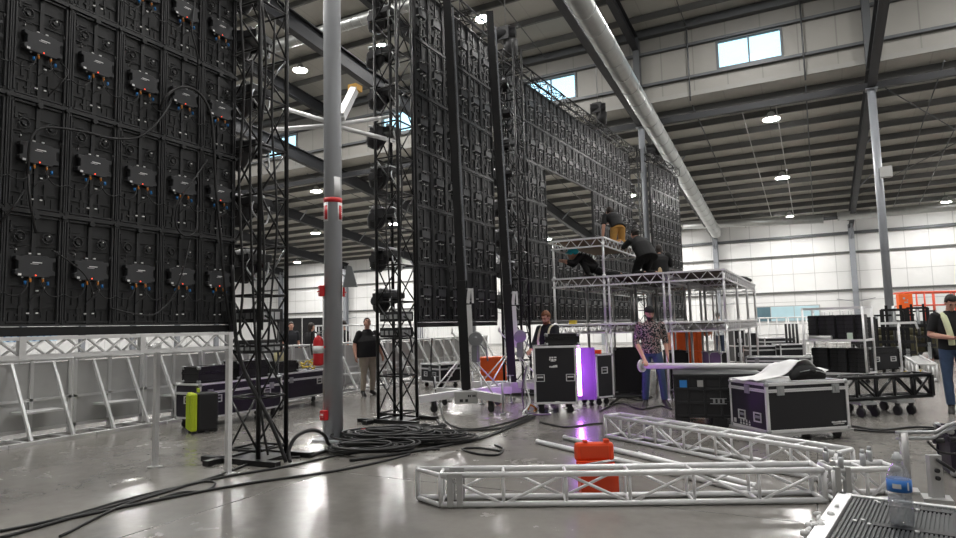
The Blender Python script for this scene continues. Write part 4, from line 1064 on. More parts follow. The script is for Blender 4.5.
# banner far left seen through the gap under the wall
bl = atX(4, 337, XL+.1); br = atX(58, 329, XL+.1)
t = thing('wall_banner', 'blue and white banner on the far left hall wall under the panels', 'banner', (XL+.02, (bl.y+br.y)/2, 1.3))
b = M(); b.b2((XL+.005, bl.y, 1.25), (XL+.03, br.y, 2.15)); obj('sheet', b, mat('pale_blue_banner', (.55, .72, .85), .6), t)
b = M()
for k in range(7):
    y = bl.y+(br.y-bl.y)*(.08+.12*k); b.path([(XL+.035, y+.22*math.cos(a*math.pi/6), 1.6+.28*math.sin(a*math.pi/6)) for a in range(13)], .05, 6)
obj('printed_ring', b, blue_m, t, label='row of blue printed rings')
struct('trim_201', M().b2((XL, YB, 3.3), (XL+.1, YF, 3.5)), grey_d)
for k in range(9): struct('trim_%d' % (202+k), M().b2((XL, 8+4*k, 0), (XL+.3, 8.35+4*k, 8)), grey_p)

# ================================================================== column fittings
def ring_pt(a, z, r=.127): return Vector((CX+r*math.cos(a), CY+r*math.sin(a), z))
toC = math.atan2(-CY, -CX)         # direction from the column to the camera
dC = math.hypot(CX, CY)
def zc(y): p = ray(331, y); return 1.5+p.z*(dC/math.hypot(p.x, p.y))
def wrap(a0, a1, z0, z1, r, th=.004, n=8):
    b = M(); vs = []
    for i in range(n+1):
        a = toC+a0+(a1-a0)*i/n
        for (rr, z) in ((r, z0), (r+th, z0), (r+th, z1), (r, z1)): vs.append((CX+rr*math.cos(a), CY+rr*math.sin(a), z))
    fs = []
    for i in range(n):
        for j in range(4): fs.append((i*4+j, i*4+(j+1) % 4, i*4+4+(j+1) % 4, i*4+4+j))
    fs += [(3, 2, 1, 0), (n*4, n*4+1, n*4+2, n*4+3)]
    return b.add(vs, fs, True)
rC = .126
t = thing('extinguisher_sign', 'red and white fire extinguisher sign band wrapped round the near column', 'sign', (CX, CY, zc(223)))
obj('band', wrap(-1.5, 1.5, zc(203.5), zc(198.5), rC), red, t)
for s in (-1, 1):
    a0, a1 = sorted((s*.55, s*1.38))
    o = obj('panel', wrap(a0, a1, zc(222), zc(203.5), rC), label_w, t)
    am, an = sorted((s*.70, s*1.10)) if s > 0 else sorted((s*.62, s*1.0)); obj('arrow_bar', wrap(am, an, zc(220.5), zc(206.5), rC+.004, .003), red, o)
    b = M()
    for k in range(6):
        z = zc(219)+(zc(207.5)-zc(219))*k/5.5
        b2 = wrap(s*1.17-.06, s*1.17+.06, z, z+.02, rC+.004, .002, 2); b.add(b2.v, b2.f)
    obj('lettering', b, red, o)
solo('placard', wrap(.12, .95, zc(197.5), zc(178.5), rC, .004), label_w, 'white blank placard above the red sign on the near column', 'sign')
def alarm(lab, side, y, sz):
    a = toC+side; p = ring_pt(a, zc(y), .13+sz[0]/2); t = thing('alarm_box', lab, 'alarm', p)
    rot = Matrix.Rotation(a, 3, 'Z'); obj('housing', M().box(p, sz, rot), red, t, bevel=.006)
    q = p+rot @ Vector((sz[0]/2+.004, 0, .0)); obj('plate', M().box(q, (.008, sz[1]*.5, sz[2]*.35), rot), label_w, t, label='white plate')
    q = p+rot @ Vector((sz[0]/2+.012, 0, -.01)); obj('lever', M().box(q, (.02, sz[1]*.6, .015), rot), red, t)
alarm('red fire alarm pull box on the left side of the near column', -1.35, 291, (.07, .11, .15))
alarm('red alarm plate on the right side of the near column', 1.5, 292, (.03, .12, .14))
alarm('red electrical box low on the near column above the floor', -.9, 414, (.07, .10, .13))
b = M(); a = toC-1.2; b.path([ring_pt(a, .02, .145), ring_pt(a, zc(290), .145)], .012, 8); solo('conduit', b, alud, 'thin grey conduit running up the left side of the near column', 'pipe')
b = M(); a = toC+1.1; p = ring_pt(a, zc(277), .19)
b.poly([p+Vector((0, 0, .16))+R0*.02, p+Vector((0, 0, -.15))-R0*.04, p+Vector((0, 0, -.15))+R0*.16, p+Vector((0, 0, .14))+R0*.08], F0*.05)
solo('flag_sign', b, sensor_m, 'grey slanted sign plate jutting right from the near column', 'sign')
# fire extinguisher hung on the left of the column
a = toC-1.25; p = ring_pt(a, zc(365), .215); t = thing('fire_extinguisher', 'red fire extinguisher hanging on the left of the near column', 'fire extinguisher', p)
b = M(); b.lathe(p, [(.03, 0), (.065, .01), (.07, .03), (.07, .33), (.05, .38), (.022, .41)], 18); obj('cylinder', b, red, t)
obj('label', M().cyl(p+Vector((0, 0, .22)), ZV, .0715, .10, 18), label_w, t)
b = M(); b.cyl(p+Vector((0, 0, .43)), ZV, .022, .05, 10); b.bar(p+Vector((0, 0, .46)), p+Vector((0, 0, .48))+R0*.09, .02, .015); b.bar(p+Vector((0, 0, .445)), p+Vector((0, 0, .43))+R0*.09, .02, .012); obj('valve', b, zinc, t)
b = M(); b.path(catmull([p+Vector((0, 0, .44)), p+Vector((0, 0, .46))-R0*.08, p+Vector((0, 0, .30))-R0*.10, p+Vector((0, 0, .15))-R0*.085]), .011, 8); obj('hose', b, rub, t)
b = M(); q = ring_pt(a, p.z+.25, .125); b.bar(q, p+Vector((0, 0, .25)), .05, .03); obj('bracket', b, red, t)
# brace frame and orange-tipped boom beside the column
ctr = Vector((CX, CY, zc(123))); t = thing('brace_frame', 'white brace tubes and orange tipped boom fixed high on the near column', 'brace', ctr)
def rim_pt(q): 
    v = Vector((q.x-CX, q.y-CY, 0)).normalized(); return Vector((CX, CY, 0))+v*.13
for (p_, q_) in ((D(284, 108, 11), 119.5), (D(272, 129.5, 11), 123.5), (D(395, 116, 11.5), 121.5), (D(398, 142, 11), 124)):
    e_ = rim_pt(p_); e_.z = zc(q_); obj('brace_tube', M().path([p_, e_], .035, 10), alup, t)
b0 = D(341, 117, 9.2); b1 = D(355, 88.5, 10.0); e_ = rim_pt(b0); e_.z = b0.z-.02
bo = obj('boom', M().bar(b0, b1, .10, .12).bar(e_, b0, .08, .08), alup, t); obj('boom_tip', M().box(b1, (.16, .16, .10)), mat('amber_end', (.75, .42, .07), .45), bo)
# ================================================================== silver box trusses on the floor
def box_truss(name, label, a, e, s=.29, r=.025, bay=.5, m=alu, skew=0.0, skew_e=0.0, group=None, pins=False):
    # a, e: floor points under the near-bottom chord; the section goes up and away from the camera side
    a = Vector(a); e = Vector(e); a.z = e.z = 0; d = (e-a).normalized(); nrm = Vector((-d.y, d.x, 0));
    if nrm.dot(F0) < 0: nrm = -nrm
    t = thing(name, label, 'truss', a, 0, group); L = (e-a).length; h = s-2*r
    Q = [(0, r), (0, r+h), (h, r+h), (h, r)]           # (away, z): near-bottom, near-top, far-top, far-bottom
    def P(q, x): return a+d*x+nrm*q[0]+Vector((0, 0, q[1]))
    for q in Q: obj('chord', M().tube(P(q, -skew*q[0]), P(q, L+skew_e*q[0]), r, 12), m, t)
    b = M(); n = max(1, round(L/bay)); st = L/n; rl = r*.52
    for i in range(n+1):
        x = st*i
        for j in range(4): b.tube(P(Q[j], x), P(Q[(j+1) % 4], x), rl*1.1, 8)
        if i < n:
            for j in range(4):
                q1, q2 = Q[j], Q[(j+1) % 4]
                if j in (0, 2):
                    if (i % 2 == 0): b.tube(P(q2, x), P(q1, x+st), rl, 8)
                    else: b.tube(P(q1, x), P(q2, x+st), rl, 8)
    obj('lacing', b, m, t)
    b = M()
    for x in (-skew*0, L):
        for j in range(4):
            sk = (-skew if x == 0 else skew_e)
            b.tube(P(Q[j], x+sk*Q[j][0]), P(Q[(j+1) % 4], x+sk*Q[(j+1) % 4][0]), r*.8, 8)
    obj('end_frame', b, m, t)
    return t, P, Q, L
A0 = G(441, 508); A1_ = G(826, 503.5)
tA, PA, QA, LA = box_truss('box_truss', 'silver box truss lying across the foreground floor in front of the orange toolbox', A0, A1_, skew=.95)
# junction plates near its left end
b = M()
for x in (.08, .16):
    for q in (0, QA[2][0]): b.box(PA((q, .145), x), (.05, .05, .27), Matrix.Rotation(math.atan2((A1_-A0).y, (A1_-A0).x), 3, 'Z'))
for q in QA[1:3]: b.box(PA(q, .12), (.12, .06, .03), Matrix.Rotation(math.atan2((A1_-A0).y, (A1_-A0).x), 3, 'Z'))
obj('joint_plate', b, alud, tA)
B0 = G(606, 437.5); B1 = G(838, 485.5)
tB, PB, QB, LB = box_truss('box_truss', 'silver box truss running diagonally back to the violet lit rack', B0, B1, s=.31, bay=.42)
# connecting corner section at the right end
C0 = A1_+(A1_-A0).normalized()*.08; C1 = C0+(A1_-A0).normalized()*.52
tC, PC, QC, LC = box_truss('truss_corner', 'short silver truss corner block at the right end, behind the water bottle', C0, C1, s=.29, bay=.26)
b = M(); aa = math.atan2((A1_-A0).y, (A1_-A0).x)
for x in (.02, .1): b.box(PC((.0, .15), x), (.04, .06, .28), Matrix.Rotation(aa, 3, 'Z')); b.box(PC((.24, .15), x), (.04, .06, .28), Matrix.Rotation(aa, 3, 'Z'))
obj('joint_plate', b, alud, tC)
b = M()
for (q, x) in (((0, .31), .06), ((.12, .31), .30), ((.24, .31), .42), ((.24, .31), .06)): b.cyl(PC(q, x), ZV, .022, .12, 12); b.cyl(PC((q[0], .385), x), ZV, .016, .035, 10)
obj('coupling_pin', b, zinc, tC)
# silver hinge leg at the far right, with tube arms
hb0 = G(937, 500); q = Vector((hb0.x, hb0.y, 0)); t = thing('leveling_bracket', 'silver bracket leg with black lever at the right end of the foreground truss', 'bracket', q)
b = M(); b.bar(q+ZV*.02, q+ZV*.36, .10, .05, F0); b.box(q+ZV*.012, (.2, .2, .024)); obj('plate', b, alud, t)
b = M(); b.path([q+ZV*.33-F0*.04, q+ZV*.29-F0*.06+R0*.05, q+ZV*.24-F0*.06+R0*.12], .014, 8); b.cyl(q+ZV*.24-F0*.03, F0, .018, .03, 10); b.cyl(q+ZV*.18-F0*.03, F0, .018, .03, 10); obj('lever', b, blkm, t)
q2 = G(908, 492); t = thing('pipe_stand', 'silver upright with two grey tube arms right of the water bottle', 'bracket', q2)
b = M(); b.tube(q2+ZV*.0, q2+ZV*.50, .035, 12); b.box(q2+ZV*.012, (.16, .16, .024)); obj('upright', b, alud, t)
b = M()
for dz, l in ((.50, .55), (.45, .5)):
    b.path([q2-R0*.06+ZV*dz, q2+R0*l*.5+ZV*(dz-.005), q2+R0*l*.7+ZV*(dz+.05), q2+R0*l+ZV*(dz+.09)], .016, 8)
obj('arm', b, zinc, t)
b = M(); b.path(catmull([q2+R0*.2+ZV*.42, q2+R0*.3+ZV*.33, q2+R0*.45+ZV*.31, q2+R0*.6+ZV*.36]), .009, 6); b.cyl(q2+R0*.3+ZV*.42, R0, .022, .08, 10); b.cyl(q2+R0*.42+ZV*.43, R0, .022, .06, 10); obj('cable_clamp', b, rub, t)
# purple-black case corner at the right edge
case('flight_case', 'purple black case cut off by the right picture edge near the truss end', G(953, 478), hdir(1, -.35), (.7, .4, .42), case_p, wheels=.02, edge=case_p, lid=.8)
# loose pipes
def pipe(a, e, r, lab):
    a = Vector(a); e = Vector(e); a.z = e.z = r; b = M(); b.tube(a, e, r, 14); d = (e-a).normalized()
    b.cyl(a, d, r*1.12, .03, 14); b.cyl(e, d, r*1.12, .03, 14); t = solo('pipe', b, alu, lab, 'pipe', 'loose pipes on the floor'); return t
pipe(G(538, 444), G(752, 494.5), .030, 'longer silver pipe on the floor passing left of the orange toolbox')
pipe(G(565, 440), G(694, 471.5), .030, 'silver pipe on the floor just behind the orange toolbox')
pipe(G(640, 456.5), G(756, 489), .026, 'silver pipe on the floor right of the toolbox, between the two trusses')
# ---- orange toolbox
q = G(601, 496); t = thing('toolbox', 'open orange plastic toolbox behind the foreground truss', 'toolbox', q+F0*.14, PSI*1+R(-1))
def tb(x, y, z): return Vector((x, y, z))
b = M(); b.b2((-.165, -.14, .0), (.165, .12, .012)); b.b2((-.165, -.14, 0), (.165, -.125, .24)); b.b2((-.165, .075, 0), (.165, .09, .24)); b.b2((-.165, -.14, 0), (-.15, .09, .24)); b.b2((.15, -.14, 0), (.165, .09, .24)); b.b2((-.175, -.15, .225), (.175, -.125, .255)); b.b2((-.175, .07, .225), (.175, .10, .255)); obj('body', b, orange2, t, True, bevel=.006)
b = M(); b.b2((-.18, .10, .242), (.18, .185, .412)); obj('lid', b, orange2, t, True, bevel=.03)
b = M(); b.b2((-.13, .093, .272), (.13, .102, .387)); obj('lid_recess', b, mat('orange_recess', (.66, .07, .015), .45), t, True, bevel=.012)
b = M(); b.b2((-.10, .11, .408), (-.06, .17, .434)); b.b2((.09, .11, .408), (.14, .17, .438)); b.b2((-.11, -.162, .16), (-.06, -.14, .25)); b.b2((.06, -.162, .16), (.11, -.14, .25)); obj('latch', b, orange2, t, True, bevel=.004)
b = M(); b.b2((-.03, -.165, .18), (.04, -.14, .21)); obj('handle', b, blkm, t, True)
b = M(); b.tube((-.1, -.03, .245), (.12, .01, .27), .012, 8); b.tube((.0, -.035, .252), (.16, -.02, .275), .009, 8); solo('hand_tool', M().add([Matrix.LocRotScale(q+F0*.14, Euler((0, 0, PSI)), None) @ v for v in b.v], b.f, True), zinc, 'grey hand tools sticking out of the orange toolbox', 'tool')

# ================================================================== foreground case with ribbed top and bottle
ZT = .88
c0 = G(838, 491.5, ZT); c1 = G(960, 506, ZT); c2 = G(782, 540, ZT)
ex = (c1-c0).normalized(); ey = Vector((ex.y, -ex.x, 0))          # ey towards the camera
W_, L_ = 1.15, .62
t = thing('flight_case', 'open foreground case top with dark ribbed panel under the water bottle', 'flight case', Vector((c0.x, c0.y, 0))+ex*W_/2+ey*L_/2)
def FP(u, v, z): return Vector((c0.x, c0.y, z))+ex*u+ey*v
def fb(b, u0, u1, v0, v1, z0, z1):
    vs = [FP(u, v, z) for z in (z0, z1) for (u, v) in ((u0, v0), (u1, v0), (u1, v1), (u0, v1))]
    return b.add(vs, [(3, 2, 1, 0), (4, 5, 6, 7), (0, 1, 5, 4), (1, 2, 6, 5), (2, 3, 7, 6), (3, 0, 4, 7)])
obj('body', fb(M(), .02, W_-.02, .02, L_-.02, .14, ZT-.03), case_m, t)
b = M(); nr = 92
fb(b, .05, W_-.04, .025, L_-.03, ZT-.03, ZT-.012)
for i in range(nr): u = .055+(W_-.11)*i/nr; fb(b, u, u+.0065, .025, L_-.03, ZT-.0125, ZT-.007)
ribm = mat('ribbed_top', (.035, .039, .041), .45, 0, .1, 12)
obj('ribbed_top', b, ribm, t)
b = M(); fb(b, 0, .045, 0, L_, ZT-.05, ZT); fb(b, 0, W_, 0, .022, ZT-.05, ZT-.002); fb(b, W_-.035, W_, 0, L_, ZT-.05, ZT); fb(b, 0, W_, L_-.025, L_, ZT-.05, ZT)
for (u, v) in ((0, 0), (W_-.03, 0), (0, L_-.03), (W_-.03, L_-.03)): fb(b, u, u+.03, v, v+.03, .14, ZT)
fb(b, 0, W_, 0, .02, .12, .15); fb(b, 0, W_, L_-.02, L_, .12, .15); fb(b, 0, .02, 0, L_, .12, .15); fb(b, W_-.02, W_, 0, L_, .12, .15)
obj('edge_trim', b, alu, t, bevel=.003)
b = M()
for (u0, u1, v) in ((.15, .33, .055), (.14, .36, .31)): fb(b, u0, u1, v, v+.035, ZT-.02, ZT-.0055)
obj('handle_slot', b, blk, t)
b = M()
for (u, v) in ((.13, .07), (.24, .10), (.12, .05), (.11, .31), (.37, .33), (.25, .355), (.13, .345), (.38, .30), (.09, .33)): b.cyl(FP(u, v, ZT-.005), ZV, .006, .006, 8)
obj('rivet', b, alu, t)
b = M()
rr = random.Random(5)
for k in range(34): b.ell(FP(-.012+rr.uniform(-.012, .045), .20+rr.uniform(0, .32), ZT-.008+rr.uniform(-.015, .010)), (rr.uniform(.006, .016), rr.uniform(.006, .018), rr.uniform(.005, .011)), Euler((rr.uniform(-1, 1), rr.uniform(-1, 1), rr.uniform(0, 3))).to_matrix(), 7, 5)
obj('corner_wrap', b, white, t, label='crumpled white wrapping at the near left corner')
for (u, v) in ((.12, .1), (W_-.12, .1), (.12, L_-.1), (W_-.12, L_-.1)): obj('caster', M().cyl(FP(u, v, .055), ex, .055, .04, 14).box(FP(u, v, .10), (.06, .06, .07)), rub, t)
# bottle
qb = G(902.5, 525.5, ZT-.007); zb = ZT-.007
t = thing('water_bottle', 'clear plastic water bottle with blue label standing on the ribbed case', 'bottle', (qb.x, qb.y, zb)); t.scale = (1.0, 1.0, .98)
b = M(); prof = [(.020, .0), (.029, .002), (.0325, .010), (.0315, .018), (.033, .026), (.0315, .034), (.033, .042), (.0315, .050), (.033, .058), (.0315, .066), (.033, .074), (.0315, .082), (.033, .09), (.0322, .098), (.0328, .105), (.0328, .142), (.031, .152), (.024, .17), (.0145, .185), (.0135, .196), (.0150, .197), (.0150, .200)]
b.lathe((0, 0, 0), prof, 24); obj('bottle_body', b, bottle_m, t, True)
b = M(); b.lathe((0, 0, .003), [(.018, 0), (.0285, .002), (.031, .012), (.031, .085), (.001, .086)], 20); obj('water', b, water_m, t, True)
b = M(); b.lathe((0, 0, 0), [(.0332, .105), (.0332, .140)], 24); obj('label', b, mat('bottle_label', (.04, .20, .62), .35), t, True, label='blue label')
b = M()
for a0, a1, z0, z1 in ((-2.2, -1.5, .116, .130), (-1.0, -.85, .112, .136)):
    for i in range(5):
        t0 = a0+(a1-a0)*i/5; t1 = a0+(a1-a0)*(i+1)/5
        b.add([(.0336*math.cos(x), .0336*math.sin(x), z) for (x, z) in ((t0, z0), (t1, z0), (t1, z1), (t0, z1))], [(0, 1, 2, 3)])
obj('printed_mark', b, label_w, t, True)
b = M(); b.lathe((0, 0, .2), [(.0148, 0), (.0148, .003), (.0128, .006), (.0128, .012), (.008, .014), (.007, .020), (.001, .021)], 18); obj('cap', b, mat('clear_cap', (.6, .62, .64), .3, 0, .05, 10), t, True)

# ================================================================== middle right gear
# silver rack with hanging black gear
r0_ = G(807, 381); r1_ = G(868, 383.5); dxr = (r1_-r0_).normalized(); dyr = Vector((-dxr.y, dxr.x, 0)); LR_ = (r1_-r0_).length
t = thing('equipment_rack', 'silver two shelf rolling rack holding black gear right of the big case', 'rack', r0_+dxr*LR_/2+dyr*.35, math.atan2(dxr.y, dxr.x))
h = LR_/2
for (x, y) in ((-h, -.35), (h, -.35), (h, .35), (-h, .35)): obj('post', M().tube((x, y, .12), (x, y, 1.74), .026, 10), alu, t, True)
b = M()
for z in (.20, .97, 1.72):
    for y in (-.35, .35): b.bar((-h, y, z), (h, y, z), .03, .05)
    for x in (-h, h): b.bar((x, -.35, z), (x, .35, z), .03, .05)
obj('rail', b, alu, t, True)
b = M(); b.b2((-h, -.34, .945), (h, .34, .96)); obj('shelf', b, alud, t, True); b = M(); b.b2((-h, -.34, .16), (h, .34, .18)); obj('shelf', b, alud, t, True)
for (x, y) in ((-h, -.35), (h, -.35), (h, .35), (-h, .35)): obj('caster', M().cyl((x, y, .05), (0, 1, 0), .05, .035, 12).box((x, y, .105), (.05, .05, .05)), rub, t, True)
def RK(x, y, z): return r0_+dxr*(x+h)+dyr*(y+.35)+Vector((0, 0, z))
# black clamp lamps hanging from / standing on the rack
def rack_unit(i, x, z, y, row, lab):
    p = RK(x, y, z); t = thing('lamp_module', lab, 'lamp', p, math.atan2(dxr.y, dxr.x), 'black lamp modules on the silver rack')
    b = M(); b.b2((-.088, -.12, 0), (.088, .12, .60)); obj('housing', b, blkm, t, True, bevel=.008)
    b = M()
    for zz in (.06, .16, .26, .36, .46, .54): b.b2((-.094, -.126, zz), (.094, .126, zz+.02))
    obj('fin', b, blk, t, True)
    b = M(); b.path([(-.03, 0, .6), (-.03, 0, .68), (.03, 0, .68), (.03, 0, .6)], .008, 6); obj('handle', b, zinc, t, True)
for i in range(6):
    x = -h+.14+i*(2*h-.28)/5
    rack_unit(i, x, .962, .05 if i % 2 else -.05, 'upper', 'black finned lamp module on the silver rack, upper shelf, %s from the left' % ORD[i])
    rack_unit(i, x, .182, -.05 if i % 2 else .05, 'lower', 'black finned lamp module on the silver rack, lower shelf, %s from the left' % ORD[i])
solo('paper_roll', M().cyl(RK(-.30, -.29, 1.022), dxr, .06, .5, 14), alud, 'pale rolled sheet on the upper shelf of the silver rack', 'roll')
solo('white_card', M().b2((-.06, -.003, 0), (.06, .003, .18)).xf(Matrix.LocRotScale(RK(h-.32, -.25, .962), Euler((0, 0, math.atan2(dxr.y, dxr.x))), None)), mat('pale_green_card', (.55, .65, .55), .6), 'pale green card standing on the upper shelf of the silver rack', 'card')
# black tall case + wheeled case right of the rack
case('flight_case', 'tall black case directly right of the silver rack', G(866, 374), hdir(1, .1), (.45, .5, 1.35), blkm, wheels=.14, lid=0, edge=blk, ew=.025)
case('flight_case', 'black wheeled case right of the silver rack, before the forklift', G(872, 377.5), hdir(1, .15), (.82, .5, .55), case_m, wheels=.18, edge=blk, lid=.75, handles=(('front', .18, .26), ('front', .64, .26)))
# low wide cases behind the white roll
case('flight_case', 'wide grey case with silver top edge behind the white roll', G(747, 383), Vector((1, 0, 0)), (1.42, .6, .50), mat('grey_laminate', (.06, .062, .065), .45, 0, .1, 20), wheels=.12, latches=(('front', .25), ('front', 1.2)), lid=.8)
case('flight_case', 'black case behind the wide grey case, left one', G(752, 373.5), hdir(1, .02), (.74, .5, .62), case_m, wheels=.14, lid=.8)
case('flight_case', 'black case behind the wide grey case, right one', G(782, 373.5), hdir(1, .02), (.66, .5, .66), case_m, wheels=.14, lid=.8)
case('flight_case', 'low black case farther back above the wide grey case', G(766, 363), hdir(1, .02), (1.1, .5, .72), case_m, wheels=.14, lid=.8)
# purple edged cases under the scaffold
case('speaker_case', 'narrow upright purple black case under the right scaffold bay', D(707, 322, 12.4)*1 - Vector((0, 0, D(707, 322, 12.4).z)), hdir(1, .0), (.24, .4, .80), purple_p, wheels=.10, lid=0, edge=alu, ew=.012, cat='case')
case('speaker_case', 'narrow black case with silver edges right of the purple one', D(719, 322, 12.7)-ZV*D(719, 322, 12.7).z, hdir(1, .0), (.16, .4, .78), case_m, wheels=.10, lid=0, edge=alu, ew=.014, cat='case')
case('flight_case', 'black stack case with silver edges right of the scaffold', D(733, 322, 20.6)-ZV*D(733, 322, 20.6).z, hdir(1, .0), (.36, .5, 1.05), case_m, wheels=.14, lid=.5, edge=alu, handles=(('front', .18, .25), ('front', .18, .7)))
case('flight_case', 'black case with silver edges, second right of the scaffold', D(747, 322, 20.8)-ZV*D(747, 322, 20.8).z, hdir(1, .0), (.30, .5, .95), case_m, wheels=.14, lid=.5, edge=alu)
# black speakers / crates under the scaffold
case('speaker_cabinet', 'black speaker cabinet under the scaffold left of floral shirt man', D(613, 322, 13.6)-ZV*D(613, 322, 13.6).z, hdir(1, .0), (.58, .5, .95), blkm, wheels=.02, lid=0, edge=blk, cat='speaker')
case('speaker_cabinet', 'black speaker cabinet under the scaffold right of floral shirt man', D(668, 322, 13.8)-ZV*D(668, 322, 13.8).z, hdir(1, .0), (.40, .5, .85), blkm, wheels=.02, lid=0, edge=blk, cat='speaker')
def stack_boxes(px, py, d, w, dp, hgt, lab, grp, n=2, m=orange):
    q = D(px, py, d); z = 0; hh = hgt/n
    for k in range(n):
        b = M(); b.b2((-w/2, -dp/2, 0), (w/2, dp/2, hh-.005)); b.b2((-w/2-.012, -dp/2-.012, hh-.06), (w/2+.012, dp/2+.012, hh-.03)); 
        for x in (-w/3, 0, w/3): b.b2((x-.015, -dp/2-.012, .02), (x+.015, dp/2+.012, hh-.06))
        b.xf(Matrix.LocRotScale(Vector((q.x, q.y, z)), Euler((0, 0, PSI)), None)); z += hh
        solo('storage_box', b, m, lab % ('lower' if k == 0 else 'upper'), 'storage box', grp, bevel=.006)
stack_boxes(493, 360, 16.5, .66, .5, .72, 'orange plastic storage box behind the lifting masts, %s of two', 'orange storage boxes behind the masts')
stack_boxes(684, 340, 19, .9, .6, 1.30, 'orange storage box seen through the scaffold, %s of two', 'orange boxes behind the scaffold')
# orange round head-like ball behind scaffold : round orange buoy lamp
b = M(); q = D(706, 331.5, 17.5); b.ell(q, .14); b.tube(Vector((q.x, q.y, 0)), q, .02, 8); b.cyl(Vector((q.x, q.y, .02)), ZV, .2, .04, 16); solo('beacon', b, mat('dull_orange', (.62, .20, .10), .5), 'round dull orange beacon on a stand behind the right scaffold bay', 'beacon')
# silver storage lattice (bar fences) beyond
q = G(752, 358); dd = hdir(1, .05)
for i, lb in enumerate(('just right of the scaffold', 'behind the low black cases', 'left of the silver rack')): 
    t = thing('bar_fence', 'pale wide barred frame standing far back, '+lb, 'fence', q+dd*(1.55*i), math.atan2(dd.y, dd.x), 'pale barred frames far back')
    b = M()
    for z in (.1, .5, .9, 1.3, 1.55): b.tube((0, 0, z), (1.5, 0, z), .028, 8)
    obj('bars', b, alup, t, True); b = M()
    for x in (.02, .4, .75, 1.1, 1.48): b.tube((x, 0, 0), (x, 0, 1.57), .025, 8)
    obj('posts', b, alup, t, True)
for k in range(4):
    q = D(787+3.6*k, 345, 19); q.z = 0; b = M(); b.tube(q, q+ZV*1.35, .035, 8); b.cyl(q+ZV*.02, ZV, .1, .04, 12); solo('stand_pole', b, blk, 'short black stand pole left of the silver rack, %s from the left' % ORD[k], 'pole', 'black stand poles')
# forklifts
def forklift(p, rz, lab, ms=1.0, gz=1.62):
    t = thing('forklift', lab, 'forklift', p, rz)
    b = M()
    for x in (-.28, .28): b.b2((x-.05, -.1, .05), (x+.05, .08, 2.05*ms))
    for x in (-.17, .17): b.b2((x-.035, -.05, .3), (x+.035, .05, 2.2*ms))
    obj('mast', b, blk, t, True)
    b = M(); b.b2((-.3, -.08, 2.0*ms), (.3, .08, 2.08*ms)); b.b2((-.3, -.08, 1.1), (.3, .05, 1.18)); b.b2((-.3, -.08, .5), (.3, .05, .58)); obj('cross_bar', b, blk, t, True)
    b = M(); b.b2((-.45, -.14, .45), (.45, -.10, .55)); b.b2((-.45, -.14, .75), (.45, -.10, .83))
    for x in (-.42, -.2, 0, .2, .42): b.b2((x-.015, -.14, .45), (x+.015, -.11, 1.2))
    b.b2((-.45, -.14, 1.17), (.45, -.11, 1.21)); obj('load_guard', b, blkm, t, True)
    for x in (-.25, .25): obj('fork', M().b2((x-.05, -.7, .06), (x+.05, -.12, .10)).b2((x-.05, -.14, .06), (x+.05, -.1, .6)), zinc, t, True)
    b = M(); b.b2((-.48, .15, .25), (.48, 1.5, .95)); b.b2((-.46, 1.0, .95), (.46, 1.7, 1.15)); obj('body', b, yellow if False else mat('olive_body', (.10, .09, .045), .5), t, True, bevel=.05)
    b = M()
    for (x, y) in ((-.44, .3), (.44, .3), (-.44, 1.35), (.44, 1.35)): b.bar((x, y, .9), (x, y+.05, gz+.02), .05, .05)
    b.b2((-.48, .25, gz), (.48, 1.45, gz+.05)); obj('overhead_guard', b, blk, t, True)
    for x in (-.42, .42):
        for y in (.32, 1.35): obj('wheel', M().cyl((x, y, .24), (1, 0, 0), .24, .18, 18), rub, t, True)
    b = M(); b.cyl((0, -.0, 1.25), ZV, .05, 1.3*ms, 12); obj('cylinder', b, zinc, t, True)
    return t
q = D(896, 340, 17.7); q.z = 0; forklift(q, face(Vector((q.x, q.y, 0)))+R(0), 'black masted lift truck before the right round column', .82, 1.5)
q = D(920, 340, 21.6); q.z = 0; forklift(q, face(Vector((q.x, q.y, 0)))-R(3), 'black masted lift truck left of the far right person', .86, 1.62)
b = M(); q = D(898, 323, 16.5); b.bar(q-R0*.45, q+R0*.45, .05, .06); b.bar(q+R0*.45, q+R0*.5-ZV*.16, .04, .04); b.tube(Vector((q.x, q.y, 0)), q, .03, 8); b.box(Vector((q.x, q.y, .02)), (.3, .3, .04)); solo('tee_stand', b, alu, 'silver T shaped bar on a stand in front of the left forklift', 'stand')
# orange boom-lift basket and rails
q = D(905, 301, 24); zb2 = 1.5+(315.5-311)*24/637
t = thing('scissor_lift', 'orange railed lift platform at the right behind the forklifts', 'lift', Vector((D(930, 301, 24).x, D(930, 301, 24).y, 0)), PSI)
def SL(px, py): p = D(px, py, 24); return p
zt_, zm, z0_ = SL(930, 292).z, SL(930, 305).z, 1.30
c = Vector((D(930, 301, 24).x, D(930, 301, 24).y, 0)); x0, x1 = -.95, 1.6
def LP(x, y, z): return c+R0*x+F0*y+ZV*z
b = M()
for y in (0, .9):
    b.tube(LP(x0, y, zt_), LP(x1, y, zt_), .035, 8); b.tube(LP(x0, y, zm), LP(x1, y, zm), .025, 8)
    for x in (x0, -.2, .12, .8, x1): b.tube(LP(x, y, z0_), LP(x, y, zt_), .03, 8)
for x in (x0, x1): b.tube(LP(x, 0, zt_), LP(x, .9, zt_), .03, 8)
obj('guard_rail', b, red if False else mat('lift_red', (.72, .10, .05), .4), t)
b = M(); b.add([LP(x, y, z) for z in (z0_-.1, z0_) for (x, y) in ((x0, 0), (x1, 0), (x1, .9), (x0, .9))], [(3, 2, 1, 0), (4, 5, 6, 7), (0, 1, 5, 4), (1, 2, 6, 5), (2, 3, 7, 6), (3, 0, 4, 7)]); obj('platform', b, grey_d, t)
b = M()
